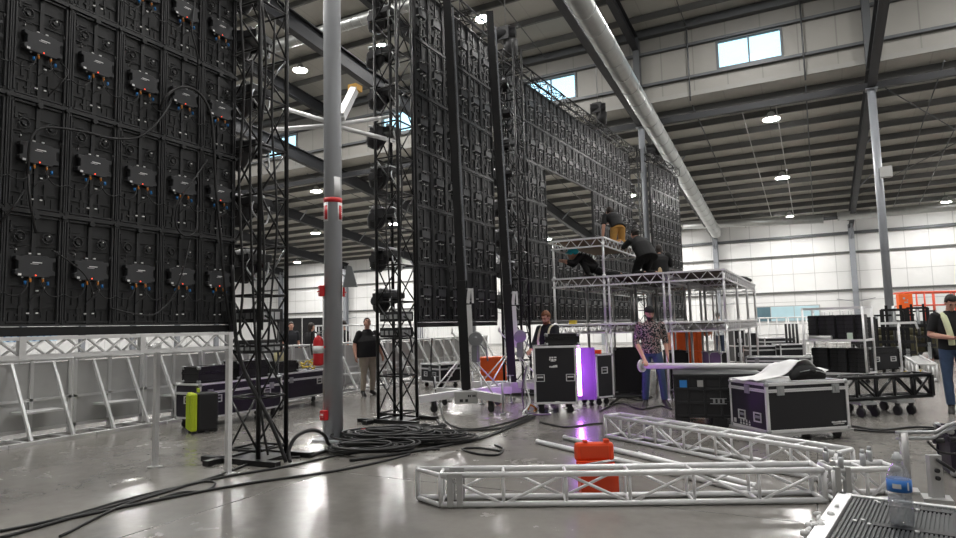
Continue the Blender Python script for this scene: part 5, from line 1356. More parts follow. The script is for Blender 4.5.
for k in range(3):
    z = .5+.27*k
    for y in (.15, .75): b.bar(LP(x0+.1, y, z), LP(x1-.1, y, z+.27), .05, .08); b.bar(LP(x0+.1, y, z+.27), LP(x1-.1, y, z), .05, .08)
obj('scissor_arms', b, grey_d, t)
b = M(); b.add([LP(x, y, z) for z in (.2, .5) for (x, y) in ((x0, 0), (x1, 0), (x1, .9), (x0, .9))], [(3, 2, 1, 0), (4, 5, 6, 7), (0, 1, 5, 4), (1, 2, 6, 5), (2, 3, 7, 6), (3, 0, 4, 7)]); obj('chassis', b, mat('lift_body', (.5, .08, .04), .4), t)
for x in (x0+.3, x1-.3):
    for y in (.0, .9): obj('wheel', M().cyl(LP(x, y, .2), F0, .2, .14, 16), rub, t)
b = M(); p = D(904.5, 301.5, 23.6); 
vs = [p+R0*a+F0*bq+ZV*cq for cq in (-.29, .29) for (a, bq) in ((-.25, -.1), (.25, -.1), (.25, .1), (-.25, .1))]
b.add(vs, [(3, 2, 1, 0), (4, 5, 6, 7), (0, 1, 5, 4), (1, 2, 6, 5), (2, 3, 7, 6), (3, 0, 4, 7)]); cb = obj('control_box', b, orange, t, bevel=.02)
b = M(); 
for (a, cq, w, hh) in ((-.12, .08, .08, .07), (-.08, -.06, .14, .05), (.02, .03, .05, .04)): b.add([p+R0*(a+i*w)+F0*-.106+ZV*(cq+j*hh) for (i, j) in ((0, 0), (1, 0), (1, 1), (0, 1))], [(0, 1, 2, 3)])
obj('control_label', b, ltgrey, cb)
# silver truss lying far right
box_truss('box_truss', 'silver box truss on the floor at the far right beside the forklifts', G(938, 382), G(909, 362), s=.42, r=.03, bay=.5, m=alup)
# yellow strap on the floor
b = M(); b.path(catmull([G(905, 372, .015), G(912, 370, .02), G(920, 371, .03), G(925, 369.5, .015)]), .03, 8); solo('strap', b, yellow, 'yellow strap lying on the floor near the far right truss', 'strap')
# black truss on a wheeled dolly
dz = .34
a = D(838, 398, 9.6); e = D(931, 385.5, 9.9); a.z = e.z = 0
t = thing('black_truss', 'black box truss carried on wheeled dollies right of the big case', 'truss', a); d = (e-a).normalized(); nrm = Vector((-d.y, d.x, 0)); L = (e-a).length
Q = [(0, .26), (0, .58), (.34, .58), (.34, .26)]
def BP(q, x): return a+d*x+nrm*q[0]+Vector((0, 0, q[1]))
for q in Q: obj('chord', M().tube(BP(q, -.3), BP(q, L), .03, 10), blk, t)
b = M(); n = 5
for i in range(n+1):
    x = L*i/n
    for j in range(4):
        b.tube(BP(Q[j], x), BP(Q[(j+1) % 4], x), .02, 6)
        if i < n: b.tube(BP(Q[j], x), BP(Q[(j+1) % 4], x+L/n), .018, 6) if (i % 2 == 0) else b.tube(BP(Q[(j+1) % 4], x), BP(Q[j], x+L/n), .018, 6)
obj('lacing', b, blk, t)
b = M(); 
for i in range(4): b.bar(BP(Q[i], L+.01), BP(Q[(i+1) % 4], L+.01), .06, .05, d)
b.bar(BP(Q[0], L+.01), BP(Q[2], L+.01), .05, .03, d)
obj('end_plate', b, blk, t)
for k, x in enumerate((.42, 1.05)):
    p = BP((.17, 0), x); t2 = thing('truss_dolly', 'small silver wheeled dolly under the black truss, %s one' % ('left' if k == 0 else 'right'), 'dolly', Vector((p.x, p.y, 0)))
    b = M(); b.bar(p-nrm*.3+ZV*.205, p+nrm*.3+ZV*.205, .30, .04); obj('deck', b, zinc, t2)
    for sx_, sy_ in ((-1, -1), (1, -1), (-1, 1), (1, 1)):
        w = p+d*.12*sx_+nrm*.26*sy_; obj('caster', M().cyl(w+ZV*.075, d, .075, .04, 14).box(w+ZV*.165, (.06, .06, .06)), rub, t2)

# ================================================================== cables on the floor
def fcab(pts, lab, r=.014, grp='cables on the floor', m=rub, lift_=None):
    P = []
    for i, p in enumerate(pts):
        h = p[2] if len(p) > 2 else 0
        q = G(p[0], p[1], h); q.z = h+r*1.02; P.append(q)
    C_ = catmull(P, 7); 
    for q in C_: q.z = max(q.z, r)
    b = M(); b.path(C_, r, 8); return solo('cable', b, m, lab, 'cable', grp)
fcab([(0, 533), (60, 520), (130, 500), (180, 488), (230, 477), (290, 467), (345, 455), (400, 452), (440, 450)], 'long black cable running from the left bottom corner to the cable pile', .013)
fcab([(0, 540), (80, 517), (150, 497), (215, 478), (236, 470), (260, 462), (300, 458)], 'black cable ending at the foot of the left wall edge tower', .014)
fcab([(60, 538), (120, 508), (170, 492), (200, 483), (215, 484), (205, 492), (180, 494), (160, 500)], 'black cable curling round on the floor at the left', .012)
fcab([(60, 522), (150, 503), (240, 486), (330, 473), (380, 463), (410, 455)], 'straight black cable crossing the open floor below the near column', .013)
fcab([(290, 464), (289, 452, .12), (297, 438, .26), (312, 432, .30), (324, 437, .2), (330, 447, .04), (345, 449), (365, 446)], 'thick black hose arching off the floor beside the near column', .022)
fcab([(310, 458), (325, 453), (345, 448), (370, 444), (390, 441)], 'braided black cable bundle leaving the column foot', .022)
fcab([(350, 462), (400, 455), (450, 446), (490, 436), (515, 425), (535, 418)], 'thick black cable running from the pile to the rack case', .018)
fcab([(390, 440), (440, 446), (480, 440), (512, 428), (532, 420)], 'second black cable running from the pile to the rack case', .016)
fcab([(430, 395), (433, 410), (440, 425), (455, 431), (500, 429), (530, 417)], 'black cable looping past the left lifting mast base', .014)
fcab([(437, 385), (441, 410), (448, 424), (470, 430), (505, 424), (533, 414)], 'second black cable looping past the left lifting mast base', .013)
fcab([(500, 452), (480, 449), (462, 450), (478, 455), (497, 456), (503, 450), (495, 446)], 'black cable end curled on the floor right of the pile', .013)
fcab([(540, 423), (565, 428), (590, 425), (603, 424)], 'black cable on the floor under the rack case', .013)
fcab([(600, 412), (620, 404), (640, 410), (660, 407), (672, 410)], 'black cable on the floor by the feet of floral shirt man', .014)
fcab([(610, 405), (622, 398), (640, 401), (652, 397)], 'black cable near the scaffold feet by floral shirt man', .014)
fcab([(852, 427), (880, 431), (915, 428), (956, 430)], 'black cable on the floor right of the big case', .014)
fcab([(850, 430), (885, 433), (925, 431), (958, 427)], 'second black cable on the floor right of the big case', .014)
b = M(); P = [D(432, 338, 11.6), D(431, 365, 11.6), D(435, 388, 11.5)]; e_ = G(440, 402); P += [Vector((e_.x, e_.y, .03)), Vector((e_.x, e_.y, .014))+R0*.25]; b.path(catmull(P), .012, 6); solo('cable', b, rub, 'black cable hanging down left of the left lifting mast', 'cable')
rr = random.Random(11)
def pile(px, py, rx, ry, n, r, lab, turns=3):
    c = G(px, py); out = []
    for k in range(n):
        P = []; ph = rr.uniform(0, 6.3); ex_ = rr.uniform(.6, 1); cx_ = rr.uniform(-.25, .25)*rx; cy_ = rr.uniform(-.25, .25)*ry; N_ = 10*turns
        for i in range(N_+1):
            a = ph+2*math.pi*turns*i/N_; g = ex_*(1+.25*math.sin(a*.6+ph))
            P.append(c+R0*(cx_+rx*g*math.cos(a))+F0*(cy_+ry*g*math.sin(a))+ZV*(r+.012*k+.025*i/N_*turns+.01*math.sin(a*1.7)))
        b = M(); b.path(catmull(P, 3), r, 6); solo('cable_coil', b, rub, lab % ORD[k], 'cable coil', 'black cable coils on the floor')
pile(385, 440, .55, .42, 6, .016, 'black cable coil in the big pile by the near column, %s from the bottom', 3)
pile(372, 452, .50, .30, 3, .015, 'black cable coil at the front of the pile by the column, %s from the bottom', 3)
pile(425, 442, .50, .34, 5, .014, 'black cable coil in the right hand pile, %s from the bottom', 3)
pile(410, 431, .45, .25, 3, .014, 'black cable coil behind the pile at the middle tower foot, %s from the bottom', 2)
pile(630, 398, .45, .3, 2, .014, 'black cable coil under the scaffold by the rack, %s from the bottom', 2)
b = M(); q = G(357, 437); b.bar(q+ZV*.10-R0*.1, q+ZV*.10+R0*.12, .03, .03); solo('red_tag', b, red, 'short red connector lying on the cable pile', 'connector')
b = M(); q = G(528, 411); b.path(catmull([q+ZV*.02, q+R0*.05+ZV*.1, q+R0*.15+ZV*.03, q+R0*.1-F0*.15+ZV*.02]), .018, 6); solo('cable', b, mat('orange_lead', (.75, .28, .06), .5), 'orange cable at the left foot of the rack case', 'cable')
for k in range(3):
    q0 = rk+dr*(-.02)+ZV*(.9-.05*k)-dry*.02; b = M(); P = [q0-R0*(.04+.03*k), q0-R0*(.12+.03*k)-ZV*.35, q0-R0*(.06+.05*k)-ZV*.7]; e_ = G(523+5*k, 416); P += [Vector((e_.x, e_.y, .03)), Vector((e_.x, e_.y, .02))+R0*.3]
    b.path(catmull(P), .013, 6); solo('cable', b, [white, zinc, purple_p][k], ['white', 'grey', 'violet lit'][k]+' cable hanging down the left side of the violet lit rack', 'cable')  # third cable carries the purple glow of the rack in its colour
# ================================================================== people
def remesh(b, vox, name, mats, parent, smooth=4, label=None):
    o = obj(name, b, mats, parent, True)
    md = o.modifiers.new('r', 'REMESH'); md.mode = 'VOXEL'; md.voxel_size = vox; md.use_smooth_shade = True
    ms = o.modifiers.new('s', 'SMOOTH'); ms.factor = .5; ms.iterations = smooth
    dg = bpy.context.evaluated_depsgraph_get(); me = bpy.data.meshes.new_from_object(o.evaluated_get(dg)); o.modifiers.clear(); old = o.data; o.data = me; me.name = name
    me.materials.clear()
    for m in (mats if isinstance(mats, (list, tuple)) else [mats]): me.materials.append(m)
    for p in me.polygons: p.use_smooth = True; p.material_index = 0
    bpy.data.meshes.remove(old)
    if label: o['label'] = label
    return o
def limb(b, pts, rr, n=14):
    P = [Vector(p) for p in pts]; K = []; RR = []
    # interpolate for smooth tapers and rounded caps
    for i in range(len(P)-1):
        for j in range(4): t = j/4; K.append(P[i].lerp(P[i+1], t)); RR.append(rr[i]*(1-t)+rr[i+1]*t)
    K.append(P[-1]); RR.append(rr[-1])
    d0 = (K[0]-K[1]).normalized(); d1 = (K[-1]-K[-2]).normalized()
    K = [K[0]+d0*RR[0]*.8]+K+[K[-1]+d1*RR[-1]*.5]; RR = [RR[0]*.5]+RR+[RR[-1]*.7]
    b.path(K, RR, n)
def limb_flat(b, pts, rr, n=14):
    P = [Vector(p) for p in pts]; K = []; RR = []
    for i in range(len(P)-1):
        for j in range(4): t = j/4; K.append(P[i].lerp(P[i+1], t)); RR.append(rr[i]*(1-t)+rr[i+1]*t)
    K.append(P[-1]); RR.append(rr[-1]); b.path(K, RR, n)
def hand(b, w, d, pn, side, curl=.5):
    # w wrist, d direction of the hand, pn palm normal (fingers curl towards it), side = unit vector to the thumb
    d = Vector(d).normalized(); pn = Vector(pn); pn = (pn-d*pn.dot(d)).normalized(); s = d.cross(pn).normalized()
    if s.dot(Vector(side)) < 0: s = -s
    b.loft([(w, s*.026, pn*.020), (w+d*.03, s*.034, pn*.017), (w+d*.065, s*.041, pn*.015), (w+d*.092, s*.040, pn*.012)], 12)
    for k, (o, l) in enumerate(((.030, .070), (.010, .078), (-.011, .072), (-.031, .056))):
        p = w+d*.085+s*o; K = [p-d*.02]; dirn = d.copy(); K.append(p)
        for q in range(3):
            an = curl*(.5+.55*q); dd = (d*math.cos(an)+pn*math.sin(an)); p = p+dd*l*(.45 if q == 0 else .3); K.append(p)
        b.path(K, [.0095, .0095, .009, .0085, .007], 8)
    p = w+d*.025+s*.028; b.path([p-s*.012, p+s*.020+d*.02+pn*.006, p+s*.030+d*.048+pn*.016, p+s*.028+d*.068+pn*.024], [.013, .0115, .010, .008], 8)
def person(label, loc, rz, J, shirt=cloth_k, pants=jeans, sk=skin, hair=hair_b, beard=None, sleeve=.55, girth=1.0, head_yaw=0, head_pitch=0, head_roll=0, hat=None, extra=None, shoe=shoe_m, vox=.0075, curl=(.5, .5), palm=(None, None), cap=False, longhair=False, group=None):
    t = thing('person', label, 'person', loc, rz, group)
    V = lambda k: Vector(J[k])
    pel, che, nek, hd = V('pel'), V('che'), V('nek'), V('head')
    shL, shR = V('shL'), V('shR'); hipL, hipR = V('hipL'), V('hipR')
    HR = (Euler((R(head_pitch), R(head_roll), R(head_yaw)), 'XYZ').to_matrix())
    sax = (shL-shR).normalized(); hax = (hipL-hipR).normalized()
    up1 = (nek-pel).normalized(); fw1 = up1.cross(sax).normalized()   # points front or back
    def torso(b, off, bottom=0.0, top=True):
        hx_ = hax; f_ = (up1.cross(hx_)).normalized()
        g = girth
        mid = pel.lerp(che, .5)
        rings = []
        if bottom: rings.append((pel-(che-pel).normalized()*bottom, hx_*(.165*g+off), f_*(.118*g+off)))
        rings += [(pel, hx_*(.165*g+off), f_*(.118*g+off)), (mid, (hx_+sax).normalized()*(.155*g+off), f_*(.115*g**1.25+off)), (pel.lerp(che, .85), sax*(.168*g+off), fw1*(.120*g+off)), (che+(nek-che)*.35, sax*(.185+off), fw1*(.112+off)), (che+(nek-che)*.68, sax*(.165+off), fw1*(.085+off)), (nek-up1*.01, sax*(.085+off), fw1*(.062+off)), (nek+up1*.02, sax*(.062+off), fw1*(.058+off))]
        b.loft(rings, 20)
    # ---------------- body (one continuous skin)
    b = M(); torso(b, 0)
    limb(b, [nek-up1*.03, nek+up1*.03, hd-HR @ Vector((0, .015, .03))], [.060, .056, .053])
    def HP(x, y, z): return hd+HR @ Vector((x, y, z))
    b.ell(HP(0, -.012, .022), (.074, .094, .098), HR); b.ell(HP(0, .022, -.045), (.056, .068, .072), HR); b.ell(HP(0, .062, -.088), (.028, .024, .022), HR)
    b.path([HP(0, .078, .012), HP(0, .094, -.008), HP(0, .108, -.026), HP(0, .092, -.034)], [.009, .011, .0145, .010], 8)
    b.ell(HP(0, .074, .028), (.050, .018, .011), HR)
    for s in (-1, 1): b.ell(HP(s*.076, -.004, -.008), (.011, .019, .031), HR); b.ell(HP(s*.035, .066, -.022), (.022, .02, .02), HR)
    b.ell(HP(0, .082, -.060), (.022, .013, .009), HR)
    for k in 'LR':
        sh, el, wr = V('sh'+k), V('el'+k), V('wr'+k); g2 = .5+.5*girth
        g2 = min(1.06, g2); limb(b, [sh, sh.lerp(el, .4), el, el.lerp(wr, .3), wr], [.056*g2, .050*g2, .042*g2, .043*g2, .028])
        hv = (wr-el).normalized(); i = 0 if k == 'L' else 1
        if J.get('hand'+k): hv = Vector(J['hand'+k]).normalized()
        sgn = -1 if k == 'L' else 1
        pn = Vector(palm[i]) if palm[i] else Vector((-sgn, .1, 0)) if abs(hv.z) > .6 else Vector((0, .1, -1))
        if k == 'L' and not palm[i] and abs(hv.z) > .6: pn = Vector((1, .1, 0))
        if k == 'R' and not palm[i] and abs(hv.z) > .6: pn = Vector((-1, .1, 0))
        hand(b, wr, hv, pn, Vector((0, 1, 0)) if abs(hv.z) > .6 else Vector((-sgn*-1, 0, .4)), curl[i])
        hp, kn, an = V('hip'+k), V('kn'+k), V('an'+k)
        limb(b, [hp, hp.lerp(kn, .5), kn, kn.lerp(an, .3), an], [.085*(.5+.5*girth), .072*(.6+.4*girth), .052, .052, .036])
        to = Vector(J['to'+k]); limb(b, [an-(to-an)*.05-ZV*.01, an.lerp(to, .3)-ZV*.015, an.lerp(to, .55)-ZV*.02], [.034, .030, .022])
    remesh(b, vox, 'body', sk, t, 3)
    # ---------------- face parts
    b = M()
    for s in (-1, 1): b.ell(HP(s*.031, .0745, .008), (.0125, .010, .0075), HR, 10, 7)
    obj('eye', b, eye_m, t, True)
    b = M(); b.ell(HP(0, .0925, -.059), (.021, .006, .0035), HR, 10, 6); obj('mouth', b, lip_m, t, True)
    b = M()
    for s in (-1, 1): b.ell(HP(s*.032, .083, .030), (.019, .006, .0045), HR, 10, 6)
    obj('eyebrow', b, hair, t, True)
    # ---------------- hair
    if hat is None or not hat.get('full'):
        def hf(u):
            if u.y > .45 and u.z < .45: return .80
            if u.y > .15 and u.z < -.15: return .80
            if u.z < -.62: return .82 if not longhair else 1.0
            return 1.0+.03*math.sin(9*u.x+7*u.z)*math.cos(8*u.y)
        b = M(); b.ell(HP(0, -.016, .026), (.084, .106, .112 if not longhair else .12), HR, 28, 20, hf)
        if longhair: b.ell(HP(0, -.07, -.06), (.075, .05, .12), HR)
        obj('hair', b, hair, t, True)
    if beard:
        def bf(u):
            if u.z > -.02 or u.y < -.35: return .80
            if abs(u.x) < .45 and u.y > .3 and u.z > -.28: return .86
            return 1.0+.03*math.sin(11*u.x+5*u.z)
        b = M(); b.ell(HP(0, .026, -.055), (.066, .078, .082), HR, 24, 18, bf); b.ell(HP(0, .090, -.047), (.022, .008, .004), HR, 10, 6); obj('beard', b, beard, t, True)
    if hat:
        b = M()
        if hat['kind'] == 'helmet':
            b.ell(HP(0, -.01, .045), (.105, .13, .105), HR, 24, 14, lambda u: 1 if u.z > -.15 else .85); b.ell(HP(0, .03, .035), (.105, .135, .012), HR, 20, 6); obj('helmet', b, hat['m'], t, True)
        elif hat['kind'] == 'cap':
            b.ell(HP(0, -.012, .04), (.084, .104, .098), HR, 24, 14, lambda u: 1 if u.z > -.05 else .85)
            pk = -1 if hat.get('back') else 1
            b.ell(HP(0, -.012+pk*.10, .045), (.066, .07, .010), HR, 16, 6); obj('cap', b, hat['m'], t, True)
    # ---------------- clothes
    b = M(); torso(b, .017 if girth < 1.1 else .024, .07 if girth < 1.1 else .12)
    for k in 'LR':
        sh, el, wr = V('sh'+k), V('el'+k), V('wr'+k); g2 = min(1.08, .5+.5*girth)
        if sleeve <= .5: e = sh.lerp(el, sleeve*2); limb_flat(b, [sh-(el-sh)*.08, sh.lerp(e, .4), e], [.070*g2, .069*g2, .064*g2])
        else: e = el.lerp(wr, (sleeve-.5)*2); limb_flat(b, [sh-(el-sh)*.08, sh.lerp(el, .4), el, e], [.070*g2, .066*g2, .058*g2, .052*g2 if sleeve < .8 else .042])
        b.ell(sh, .062*g2)
    remesh(b, .011, 'shirt', shirt, t, 4)
    b = M(); hx_ = hax; f_ = (up1.cross(hx_)).normalized(); g = girth
    b.loft([(pel+up1*.03, hx_*(.155*g+.004), f_*(.108*g+.004)), (pel-up1*.03, hx_*(.165*g+.004), f_*(.118*g+.004)), (hipL.lerp(hipR, .5)-up1*.03, hx_*(.166*g), f_*(.120*g)), (hipL.lerp(hipR, .5)-up1*.08, hx_*.15*g, f_*.10*g)], 20)
    for k in 'LR':
        hp, kn, an = V('hip'+k), V('kn'+k), V('an'+k); g2 = .5+.5*girth
        limb_flat(b, [hp, hp.lerp(kn, .5), kn, kn.lerp(an, .4), an+(kn-an).normalized()*.02], [.098*g2, .086*g2, .068, .066, .060])
    remesh(b, .011, 'trousers', pants, t, 4)
    for k in 'LR':
        an, to = V('an'+k), Vector(J['to'+k]); dv = (to-an); b = M()
        dn = Vector((dv.x, dv.y, dv.z)).normalized(); sdv = dn.cross(ZV) if abs(dn.z) < .9 else Vector((1, 0, 0)); sdv.normalize(); upv = sdv.cross(dn).normalized()
        heel = an-dn*.05-upv*.03; tip = to+dn*.05-upv*.01
        b.loft([(heel-dn*.012, sdv*.02, upv*.03), (heel+dn*.01, sdv*.038, upv*.05), (an.lerp(to, .35)-upv*.022, sdv*.042, upv*.055), (an.lerp(to, .8)-upv*.03, sdv*.05, upv*.042), (tip-dn*.03-upv*.025, sdv*.046, upv*.032), (tip-upv*.03, sdv*.025, upv*.018)], 16)
        limb_flat(b, [an-upv*.02, an+(V('kn'+k)-an).normalized()*.07], [.048, .050])
        s_ = remesh(b, .009, 'shoe', shoe, t, 3)
    if extra: extra(t, J, HP)
    return t
def stand(h=1.75, dx=0.0, **kw):
    s = h/1.75
    J = dict(pel=(0, 0, .98), che=(0, .0, 1.27), nek=(0, -.01, 1.475), head=(0, .025, 1.625), shL=(-.185, -.01, 1.415), shR=(.185, -.01, 1.415), elL=(-.235, -.03, 1.13), elR=(.235, -.03, 1.13), wrL=(-.25, .06, .88), wrR=(.25, .06, .88),
             hipL=(-.09, 0, .93), hipR=(.09, 0, .93), knL=(-.11, .02, .51), knR=(.11, .02, .51), anL=(-.12, -.02, .095), anR=(.12, -.02, .095), toL=(-.15, .12, .04), toR=(.15, .12, .04))
    for k, v in kw.items(): J[k] = v
    return {k: tuple(c*s for c in v) if not k.startswith('hand') else v for k, v in J.items()}
# man in black looking up, left of the middle tower
p = G(368, 395.5); p.z = 0
def badge(t, J, HP):
    b = M(); b.box((-.085, .150, 1.36), (.05, .012, .022)); obj('badge', b, label_w, t, True)
person('person in black t shirt and khaki trousers looking up, left of the middle tower', p, face(R0*.62-F0*.75), stand(1.76, shL=(-.205, -.01, 1.41), shR=(.205, -.01, 1.41), elL=(-.31, -.04, 1.14), elR=(.31, -.04, 1.14), wrL=(-.34, .06, .90), wrR=(.34, .06, .90), knL=(-.12, .02, .51), head=(0, .0, 1.64), nek=(0, -.02, 1.475)), shirt=cloth_k, pants=khaki, sleeve=.42, girth=1.55, head_pitch=32, head_yaw=-18, extra=badge)
# red haired man behind the rack case
p = D(547, 320, 12.2); p.z = 0
def straps(t, J, HP):
    b = M()
    for s in (-1, 1): b.path(catmull([(s*.10, -.10, 1.44), (s*.105, .0, 1.475), (s*.11, .105, 1.38), (s*.12, .145, 1.2), (s*.12, .14, 1.05)]), .022, 6)
    obj('vest_strap', b, mat('cream_strap', (.62, .58, .42), .7), t, True)
person('red haired bearded person in dark top with pale straps behind the rack case', p, face(R0*-.65-F0*.7), stand(1.78, head=(-.02, .06, 1.61), wrL=(-.2, .28, 1.0), wrR=(.18, .3, 1.02), elL=(-.25, .05, 1.14), elR=(.25, .08, 1.14)), shirt=cloth_n, pants=jeans_d, sleeve=.95, head_pitch=-22, hair=hair_r, beard=hair_r, extra=straps)
# floral shirt man holding the white roll
p = G(654, 406); p.z = 0
hold = pa+(pb-pa).normalized()*.10
fz = face(R0*-.22-F0*1.0); mt = Matrix.Rotation(-fz, 3, 'Z'); hl = mt @ (hold-p)
person('bearded person in floral shirt and jeans holding the white roll end', p, fz, stand(1.80, elR=(.255, -.04, 1.12), wrR=(hl.x+.02, hl.y-.02, (hl.z+.085)/1.0286), elL=(-.25, -.06, 1.13), wrL=(-.27, .03, .88), knL=(-.15, .03, .51), anL=(-.19, -.02, .095), toL=(-.25, .10, .04), anR=(.14, -.02, .095), toR=(.17, .11, .04), head=(0, .05, 1.62)) if True else None, shirt=floral, pants=jeans, sleeve=.62, head_pitch=-20, head_yaw=18, beard=hair_b, hat=dict(kind='cap', m=cloth_k, back=True), curl=(.45, .9), palm=(None, (0, -.2, -1)))
# right-hand man with phone
p = G(959, 412.5); p.z = 0
def towel(t, J, HP):
    b = M(); b.path(catmull([(.09, -.09, 1.44), (.10, -.0, 1.50), (.105, .10, 1.43), (.09, .155, 1.28), (.07, .165, 1.14), (.06, .15, 1.04)]), [.046]*31, 8); obj('stole', b, vest_y, t, True, label='pale green towel over the shoulder')
    b = M(); b.path(catmull([(-.10, -.09, 1.43), (-.10, .0, 1.49), (-.10, .10, 1.42), (-.10, .15, 1.25), (-.09, .15, 1.05)]), .045, 8); obj('scarf', b, vest_g, t, True, label='green cloth over the other shoulder')
rz_ = face(R0*-.30-F0*.95)
rman = person('person in black t shirt and jeans looking down at a phone, far right', p, rz_, stand(1.84, head=(0, .075, 1.60), nek=(0, .01, 1.47), elR=(.27, -.02, 1.13), wrR=(.07, .27, 1.09), elL=(-.27, -.02, 1.13), wrL=(-.07, .26, 1.06), anL=(-.12, -.02, .095), anR=(.10, .04, .095), toR=(.15, .18, .04)), shirt=cloth_k, pants=jeans, sleeve=.40, girth=1.08, head_pitch=-34, extra=towel, curl=(.9, .9), palm=((.3, -.2, 1), (-.3, -.2, 1)))
mrot = Matrix.LocRotScale(p, Euler((0, 0, rz_)), None)
b = M(); b.box((0, .378, 1.186), (.075, .14, .010), Matrix.Rotation(R(28), 3, 'X')); b.v = [mrot @ v for v in b.v]; solo('phone', b, blk, 'dark phone in the hands of the person at far right', 'phone')
# far people behind the barricade
p = D(291, 330, 20.0); p.z = 0
person('person with shaved head in dark top far back, left of the near column', p, face(R0*.5-F0*.8), stand(1.80), shirt=cloth_n, pants=jeans_d, sleeve=.42, sk=skin, vox=.012)
p = D(311, 330, 19.8); p.z = 0
person('dark haired person in black far back, facing away beside the black panel', p, face(R0*.6+F0*.6), stand(1.74), shirt=cloth_k, pants=jeans_d, sleeve=.9, vox=.012, longhair=True)
p = D(343.5, 330, 17.8); p.z = 0
person('person in black half hidden behind the right side of the near column', p, face(R0*-.6-F0*.5), stand(1.76), shirt=cloth_k, pants=jeans_d, sleeve=.42, vox=.012)
p = D(718, 322, 24); p.z = 0
person('person in pale grey shirt seen far back through the right scaffold bay', p, face(R0*.3+F0*.9), stand(1.82), shirt=palegrey, pants=jeans_d, sleeve=.42, vox=.012)
# black folding panel behind the far people
b = M(); q = G(285, 372); q = D(300, 332, 21.8); q.z = 0; 
for k in range(2): b.bar(q+R0*(-.35+.85*k)+ZV*.05, q+R0*(-.35+.85*k)+ZV*1.95, .82, .04, F0)
b.b2(q+Vector((-.9, -.1, 0)), q+Vector((.9, .1, .05))) ; solo('backdrop_panel', b, blkm, 'black two leaf panel standing behind the far people', 'panel')
# ---- scaffold crew
q = D(618, 232, 15.0); q.z = Z3+.002
upk = dict(pel=(0, .0, .50), che=(0, .16, .70), nek=(0, .29, .82), head=(.0, .39, .90), shL=(-.185, .25, .78), shR=(.185, .25, .78), elL=(-.27, .20, .50), wrL=(-.28, .24, .26), elR=(.24, .42, .62), wrR=(.14, .62, .66), hipL=(-.09, 0, .46), hipR=(.09, 0, .46), knL=(-.12, .06, .08), knR=(.12, .06, .08), anL=(-.12, -.34, .08), anR=(.12, -.34, .08), toL=(-.12, -.43, .05), toR=(.12, -.43, .05))
person('person in black t shirt and tan trousers kneeling on the small top deck', q, face(R0*-.25+F0*.9), upk, shirt=cloth_k, pants=duck, sleeve=.40, longhair=False, vox=.009)
q = D(646, 262, 13.9); q.z = Z2+.002
kneel = dict(pel=(0, -.02, .50), che=(0, .16, .74), nek=(0, .30, .90), head=(0, .40, 1.01), shL=(-.19, .27, .85), shR=(.19, .27, .85), elL=(-.26, .45, .72), elR=(.26, .45, .72), wrL=(-.2, .66, .84), wrR=(.2, .66, .84), hipL=(-.10, 0, .46), hipR=(.10, 0, .46), knL=(-.14, .27, .10), knR=(.14, .27, .10), anL=(-.14, -.16, .09), anR=(.15, -.16, .09), toL=(-.14, -.22, .05), toR=(.15, -.22, .05))
def sole(t, J, HP):
    b = M(); b.ell((.15, -.285, .10), (.055, .02, .10)); obj('shoe_sole', b, sole_m, t, True, label='tan shoe sole')
person('person in black jacket kneeling on the upper deck, leaning to the small top deck', q, face(R0*-.30+F0*.9), kneel, shirt=cloth_k, pants=cloth_k, sleeve=.95, girth=1.3, vox=.009, extra=sole, hat=dict(kind='cap', m=cloth_k, back=True))
q = D(660, 266, 14.4); q.z = Z2+.002
sit = dict(pel=(0, 0, .14), che=(0, .02, .42), nek=(0, .12, .55), head=(0, .20, .66), shL=(-.18, .06, .55), shR=(.18, .06, .55), elL=(-.25, .2, .32), elR=(.25, .2, .32), wrL=(-.15, .38, .34), wrR=(.15, .38, .34), hipL=(-.10, .02, .13), hipR=(.10, .02, .13), knL=(-.17, .40, .42), knR=(.17, .40, .42), anL=(-.14, .50, .09), anR=(.14, .50, .09), toL=(-.15, .64, .04), toR=(.15, .64, .04))
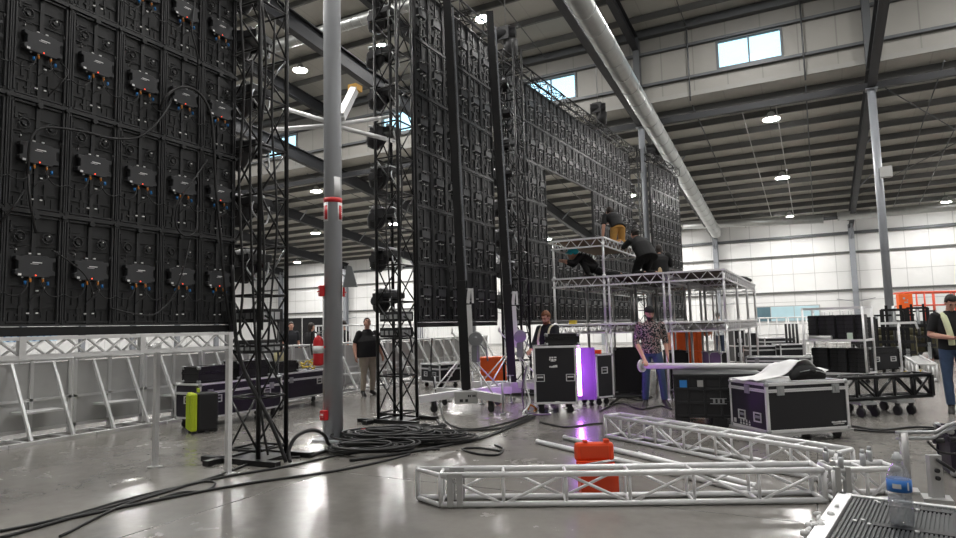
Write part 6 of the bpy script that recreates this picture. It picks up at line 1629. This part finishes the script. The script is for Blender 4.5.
person('dark haired person in black sitting on the upper deck, right of the kneeling person', q, face(R0*.2+F0*.9), sit, shirt=cloth_k, pants=cloth_k, sleeve=.95, vox=.009, longhair=True)
q = D(588, 270, 13.9); q.z = Z2+.002
crouch = dict(pel=(0, -.12, .26), che=(0, .05, .42), nek=(0, .20, .50), head=(0, .32, .55), shL=(-.18, .16, .50), shR=(.18, .16, .50), elL=(-.25, .3, .34), elR=(.25, .3, .34), wrL=(-.2, .48, .40), wrR=(.2, .48, .40), hipL=(-.1, -.11, .24), hipR=(.1, -.11, .24), knL=(-.2, .12, .36), knR=(.16, -.36, .10), anL=(-.2, .0, .09), anR=(.16, -.72, .09), toL=(-.2, .14, .04), toR=(.16, -.80, .04))
person('person in teal helmet and black clothes crouching under the small top deck', q, face(R0*-.85+F0*.1), crouch, shirt=cloth_k, pants=cloth_k, sleeve=.9, vox=.009, hat=dict(kind='helmet', m=teal, full=True))
# yellow block on the lower deck
b = M(); q = D(573, 320, 13.3); b.b2((q.x-.07, q.y-.06, Z1+.002), (q.x+.07, q.y+.06, Z1+.08)); solo('yellow_block', b, yellow, 'small yellow block on the lower left scaffold deck', 'block', bevel=.006)
# lift stencil marks
b = M(); q0 = lm1.location
# ================================================================== world, extra practical light, camera
w = bpy.data.worlds.new('sky'); SC.world = w; w.use_nodes = True
bg = w.node_tree.nodes['Background']; bg.inputs['Color'].default_value = (.42, .78, 1.0, 1); bg.inputs['Strength'].default_value = 2.6
cam = bpy.data.cameras.new('camera'); co = bpy.data.objects.new('camera', cam); COL.objects.link(co)
cam.sensor_fit = 'HORIZONTAL'; cam.sensor_width = 36; cam.lens = 36*FPX/956; cam.clip_start = .05; cam.clip_end = 300
co.matrix_world = Matrix((( RT.x, UP.x, -FW.x, CAM.x), (RT.y, UP.y, -FW.y, CAM.y), (RT.z, UP.z, -FW.z, CAM.z), (0, 0, 0, 1)))
SC.camera = co
# violet practical inside the rack case
SC.view_settings.view_transform = 'Standard'; SC.view_settings.look = 'None'; SC.view_settings.exposure = 0.0; SC.view_settings.gamma = 1
SC.view_settings.use_curve_mapping = False
